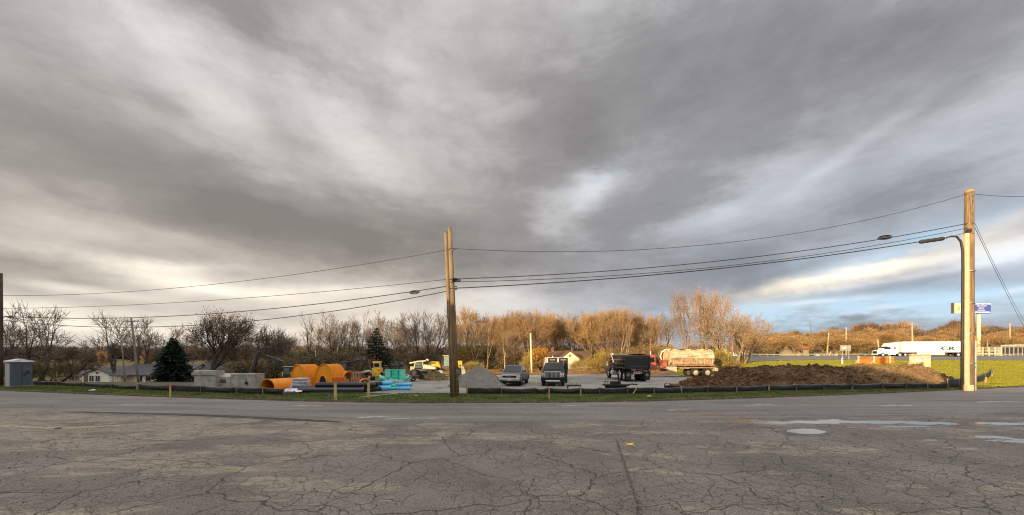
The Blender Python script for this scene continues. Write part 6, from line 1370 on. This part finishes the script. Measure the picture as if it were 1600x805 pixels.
# yellow wheel loader, partly behind the twin poles
t = thing('wheel_loader', 'yellow wheel loader with a grey bucket partly hidden by the twin poles', 'wheel loader', (at(697, 50), 50.5, g(at(697, 50), 50) + .02), R(6))
MB().prism([(-2.4, 1.1), (-2.45, 1.7), (-2.0, 2.05), (-1.0, 2.0), (-.7, 1.3), (-.7, 1.0)], -.8, .8, 'y').build('engine_hood', M_exy, t, bevel=.10)
MB().box((.2, 0, 1.2), (2.4, 1.1, .6)).build('frame', M_dust, t, bevel=.05)
c = MB().hull8([(-.35, -.7, 1.4), (.45, -.7, 1.4), (.45, .7, 1.4), (-.35, .7, 1.4)], [(-.30, -.65, 2.75), (.35, -.65, 2.75), (.35, .65, 2.75), (-.30, .65, 2.75)]).build('cab', mat('cab_green_glass', (.22, .27, .22), .15, spec=.6), t, bevel=.04)
MB().box((.02, 0, 2.80), (.95, 1.5, .10)).build('cab_roof', mat('beige_cab', (.42, .36, .24), .5), t)
for s_ in (-1, 1):
    for x_ in (-1.3, 1.2):
        o = MB().ring((x_, s_ * 1.0, .68), (0, 1, 0), .68, .36, .5, 20).build('wheel', M_tyre, t); MB().cyl((x_, s_ * 1.0, .68), (x_, s_ * 1.22, .68), .36, n=14).build('rim', mat('dusty_box', (.42, .36, .26), .6), o)
    MB().tube([(.7, s_ * .45, 1.6), (1.5, s_ * .45, 1.55), (2.0, s_ * .45, .9)], .12, 6).build('lift_arm', M_exy, t)
MB().prism([(1.9, 1.6), (2.0, .35), (2.5, .2), (2.55, .4), (2.25, 1.3)], -1.2, 1.2, 'y').build('bucket', mat('grey_bucket', (.34, .30, .26), .6), t)
MB().prism([(-.9, .95), (-1.0, .25), (-.45, .1), (-.25, .3), (-.5, .9)], -1.6, -1.1, 'y').build('rear_blade', mat('grey_bucket', (.34, .30, .26), .6), t)
MB().box((1.6, -.9, 1.85), (.9, .3, .55)).build('fender', M_exy, t, bevel=.05)
# steel beam and loader attachment behind the silt fence
t = thing('steel_beam', 'dark rusty steel beam lying behind the silt fence right of the black pickup', 'steel beam', (at(897, 29), 29, 0))
MB().box((0, 0, .55), (1.05, .2, .12)).build('beam', mat('rusty_steel', (.055, .025, .02), .7), t)
for s_ in (-1, 1): MB().box((s_ * .48, 0, .27), (.08, .16, .56)).build('leg', mat('rusty_steel', (.055, .025, .02), .7), t); MB().box((s_ * .16, 0, .68), (.03, .03, .2)).build('pin', M_under, t)
t = thing('loader_attachment', 'black steel attachment frame lying on the gravel in front of the dump truck', 'attachment', (at(962, 30.6), 30.6, .07))
MB().box((0, 0, .40), (2.0, .7, .10)).build('plate', M_under, t); MB().box((0, .1, .55), (.75, .5, .26)).build('motor', M_under, t, bevel=.03); MB().box((0, 0, .2), (1.6, .5, .34)).build('frame', M_under, t)
for x_, h_ in ((-.85, .25), (-.62, .22), (.35, .45)): MB().tube([(x_, 0, .42), (x_, 0, .42 + h_)], .03, 6).build('bracket', M_under, t)
MB().box((-.75, 0, .68), (.36, .05, .04)).build('handle', M_under, t); MB().tube([(.75, -.1, .4), (1.2, -.1, .48), (1.7, -.1, .44)], .05, 6).build('hose', M_under, t)
MB().tube([(.30, .1, .45), (.20, .1, 1.2), (-.02, .1, 1.75), (-.12, .15, 2.2)], .05, 6).build('lift_hose', M_under, t)
t = thing('hose_reel', 'small orange and black hose bundle on the gravel behind the silt fence', 'hose', (at(1049, 30.5), 30.4, .07))
for k in range(3): MB().tube([(-.35 + .22 * math.cos(a), 0 + .04 * k, .42 + .16 * math.sin(a)) for a in [2 * PI * i / 16 for i in range(17)]], .022, 5).build('coil', M_wire, t)
MB().box((.25, 0, .45), (.75, .2, .16)).build('case', mat('rust_orange', (.40, .13, .06), .6), t); MB().box((0, 0, .2), (1.1, .3, .36)).build('skid', M_under, t)

# ------------------------------------------------------------------ beyond the yard on the right
M_gal = mat('sign_back_grey', (.36, .35, .31), .5, metal=.3)
Y = 84; t = thing('highway_sign', 'grey back of a highway sign on two posts beside the highway', 'road sign', (at(1321, Y), Y, g(at(1321, Y), Y)))
zt_, zb_ = zof(539.5, Y) - t.location.z, zof(548, Y) - t.location.z
pn = MB().box((0, 0, (zt_ + zb_) / 2), (2.3, .06, zt_ - zb_)).build('panel', M_gal, t); MB().box((-.3, -.05, (zt_ + zb_) / 2), (.8, .03, .4)).build('patch', mat('pale_patch', (.55, .5, .38), .6), pn)
for s_ in (-1, 1): MB().box((s_ * .68, -.05, zb_ / 2 - .2), (.14, .10, zb_ + .9)).build('post', M_gal, t)
Y = 66; t = thing('marker_post', 'short white marker post left of the orange mesh barriers', 'marker post', (at(1316, Y), Y, g(at(1316, Y), Y))); h_ = zof(559.5, Y) - t.location.z
MB().box((0, 0, h_ / 2), (.22, .12, h_)).build('post', mat('white_post', (.75, .72, .62), .6), t); MB().box((0, -.07, h_ * .8), (.18, .02, .16)).build('reflector', M_grp, t)
M_mesh = mat('orange_barrier', (.80, .17, .02), .55, var=.12, vscale_=2); M_lum = mat('sunlit_lumber', (.60, .47, .30), .8)
Y = 68
for px0, px1, lb in ((1341, 1363, 'left panel of the orange barrier fence behind the tan soil heap'), (1365.5, 1388, 'middle panel of the orange barrier fence behind the tan soil heap'), (1390.5, 1397, 'short right panel of the orange barrier fence behind the tan soil heap')):
    x0, x1 = at(px0, Y), at(px1, Y); cx = (x0 + x1) / 2; z0 = g(cx, Y); t = thing('barrier_panel', lb, 'barrier', (cx, Y, z0), 0, 'orange barrier panels'); zt_, zb_ = zof(557.5, Y) - z0, zof(568, Y) - z0; hw = (x1 - x0) / 2
    b = MB(); vs = []
    for i in range(9):
        for j in range(5): vs.append((-hw + i * hw / 4, .06 * noise.noise((i * .9 + px0, j * 1.1, 2)), zb_ + (zt_ - zb_) * j / 4 - .06 * math.sin(PI * i / 8) * (j == 4)))
    b.add(vs, [(i * 5 + j, (i + 1) * 5 + j, (i + 1) * 5 + j + 1, i * 5 + j + 1) for i in range(8) for j in range(4)]); o = b.build('mesh_panel', M_mesh, t, fix=False); o.modifiers.new('s', 'SOLIDIFY').thickness = .02
    MB().box((-hw - .05, -.08, zt_ / 2), (.20, .12, zt_ + .25)).build('post', M_lum, t)
    if hw > .5: MB().tube([(-hw - .05, -.1, zb_ + .75), (-hw - .95, -.5, zb_ - .05)], .06, 4).build('brace', M_lum, t); MB().box((0, -.05, zt_ - .08), (hw * 2, .05, .09)).build('top_rail', M_lum, t)
Y = 60; z0 = g(at(1437, Y), Y); t = thing('board_sign', 'grey panel between thick pale wooden posts seen from behind, right of the orange barrier', 'sign', (at(1437, Y), Y, z0))
zt_ = zof(554.5, Y) - z0; 
for x_, w_ in ((-1.15, .75), (1.15, .85)): MB().box((x_, 0, zt_ / 2 - .1), (w_, .3, zt_)).build('post', M_lum, t, bevel=.03)
MB().box((0, -.02, zt_ - .62), (1.7, .12, 1.05)).build('panel', mat('grey_board', (.42, .42, .38), .6), t); MB().box((0, -.1, zt_ + .05), (3.2, .5, .10)).build('top_board', M_lum, t); MB().box((-.9, -.2, .65), (1.3, .5, .35)).build('base_block', M_lum, t)
MB().tube([(-1.3, -.2, zt_ - .9), (-2.6, -.9, .6)], .08, 4).build('brace', M_lum, t)
# tall advertising sign
Y = 122; xs_ = at(1531.5, Y); z0 = g(xs_, Y); t = thing('tall_sign', 'tall roadside sign with blue and yellow panels on a thick pale pole', 'sign', (xs_, Y, z0)); M_blue = mat('sign_blue', (.055, .085, .33), .5, var=.03)
zt_, zb_ = zof(473.5, Y) - z0, zof(490, Y) - z0; xa_, xb_ = at(1489, Y) - xs_, at(1546, Y) - xs_; xm_ = at(1503, Y) - xs_; zc_ = (zt_ + zb_) / 2
MB().cyl((0, .4, -.2), (0, .4, zb_ + .6), .46, n=16).build('pole', mat('pale_sign_pole', (.68, .60, .36), .6), t, smooth=True)
pb_ = MB().box(((xm_ + xb_) / 2, 0, zc_), (xb_ - xm_, .7, zt_ - zb_)).build('blue_panel', M_blue, t); py_ = MB().box(((xa_ + xm_) / 2 - .02, 0, zc_ - .05), (xm_ - xa_, .7, zt_ - zb_ - .1)).build('yellow_panel', mat('sign_yellow', (.68, .60, .34), .5), t)
MB().box((xa_ - .1, 0, zc_), (.2, .8, zt_ - zb_)).build('panel_edge', mat('dark_edge', (.12, .08, .07), .6), py_)
random.seed(6); wt_ = mat('sign_white', (.75, .76, .80), .5)
for zi, (u0, u1, hh_) in enumerate(((.02, .98, .42), (.22, .80, .30), (.30, .62, .26), (.26, .66, .26), (.04, .98, .46))):
    zq = zt_ - .35 - zi * (zt_ - zb_ - .7) / 4; b = MB(); x_ = xb_ - 5.6 + u0 * 5.5
    while x_ < xb_ - 5.6 + u1 * 5.5 - .1:
        w_ = random.uniform(.18, .34); b.box((x_ + w_ / 2, -.37, zq), (w_, .03, hh_ * random.uniform(.7, 1))); x_ += w_ + random.uniform(.06, .12)
    b.build('text_line', wt_, pb_)
MB().box(((xa_ + xm_) / 2, -.37, zc_ - .2), (.7, .03, 1.0)).build('emblem', mat('emblem_ochre', (.45, .34, .10), .5), py_)
Y = 100; t = thing('arrow_sign', 'small red orange sign just right of the big utility pole', 'sign', (at(1521.5, Y), Y, g(at(1521.5, Y), Y)), 0); h_ = zof(528.5, Y) - t.location.z
MB().prism([(-.75, -.35), (-.75, .35), (.35, .55), (.95, 0), (.35, -.55)], -.06, .06, 'y').build('panel', mat('red_orange_sign', (.80, .16, .05), .5), t, loc=(0, 0, h_)); MB().cyl((0, .1, 0), (0, .1, h_), .07, n=8).build('post', M_gal, t)
# tent-like building on the far right, rail fence and guard rail
Y = 121; x0, x1 = at(1558, Y), at(1622, Y); cx = (x0 + x1) / 2; z0 = g(cx, Y); t = thing('storage_tent', 'low grey tent building with dark open bays at the right edge beyond the highway', 'building', (cx, Y, z0)); hw = (x1 - x0) / 2; h_ = zof(538, Y) - z0
MB().prism([(-hw, 0), (-hw, h_ * .62), (-hw * .7, h_ * .92), (-hw * .2, h_), (hw, h_), (hw, 0)], 0, 7, 'y').build('canopy', mat('tent_canvas', (.30, .28, .25), .7), t)
MB().box((0, -.12, h_ * .88), (hw * 1.7, .2, .5)).build('eave', mat('tent_eave', (.42, .38, .32), .7), t)
for k in range(9): MB().box((-hw * .72 + k * hw * .21, -.06, h_ * .40), (.85, .10, h_ * .68)).build('bay', mat('bay_dark', (.035, .03, .028), .8), t)
Y = 117; t = thing('rail_fence', 'golden wooden rail fence beyond the highway beside the blue sign pole', 'fence', (at(1540, Y), Y, g(at(1540, Y), Y)))
for z_ in (.9, 1.7, 2.6): MB().box((0, 0, z_), (9.5, .10, .14)).build('rail', M_lum, t)
for k in range(6): MB().box((-4.7 + k * 1.9, 0, 1.35), (.3, .2, 2.9)).build('post', M_lum, t)
t = thing('guard_rail', 'long pale guard rail along the far side of the highway', 'guard rail', (at(1330, 113.5), 113.5, 0)); b = MB(); ox = t.location.x; n = 40
vs = []
for i in range(n + 1):
    x_ = 66 + i * 2.4; z_ = g(x_, 113.5) + .15; vs += [(x_ - ox, 0, z_ + .40), (x_ - ox, -.06, z_ + .5), (x_ - ox, 0, z_ + .62)]
b.add(vs, [(i * 3 + j, i * 3 + 3 + j, i * 3 + 4 + j, i * 3 + 1 + j) for i in range(n) for j in range(2)]); o = b.build('rail', mat('pale_rail', (.36, .32, .26), .5), t, fix=False)
for i in range(0, n, 2): x_ = 66 + i * 2.4; MB().box((x_ - ox, .08, g(x_, 113.5) + .35), (.12, .12, .8)).build('post', M_gal, t)
# roadside litter on the verge
for px, py, s_, m, lb in ((144, 612.5, .22, (.6, .6, .58), 'scrap of white litter on the left verge'), (1015, 622, .16, (.62, .52, .2), 'yellowish scrap of litter on the verge below the hose bundle'), (650, 621, .10, (.6, .6, .5), 'small pale scrap on the verge left of the twin poles'), (1457, 604, .30, (.58, .50, .30), 'pale yellow bag against the silt fence near the big pole'), (385, 614.5, .5, (.42, .36, .28), 'broken pale board on the verge below the concrete box')):
    x_, y_ = gd(px, py); b = MB(); b.prism([(-s_, 0), (-s_ * .7, s_ * .35), (s_ * .2, s_ * .5), (s_, s_ * .15), (s_ * .8, 0)], -s_ * .4, s_ * .35, 'y'); tag(b.build('litter', mat('litter_%d' % px, m, .7), None, loc=(x_, y_ - (.3 if s_ > .25 else 0), .10), rotz=.2), lb, 'litter')
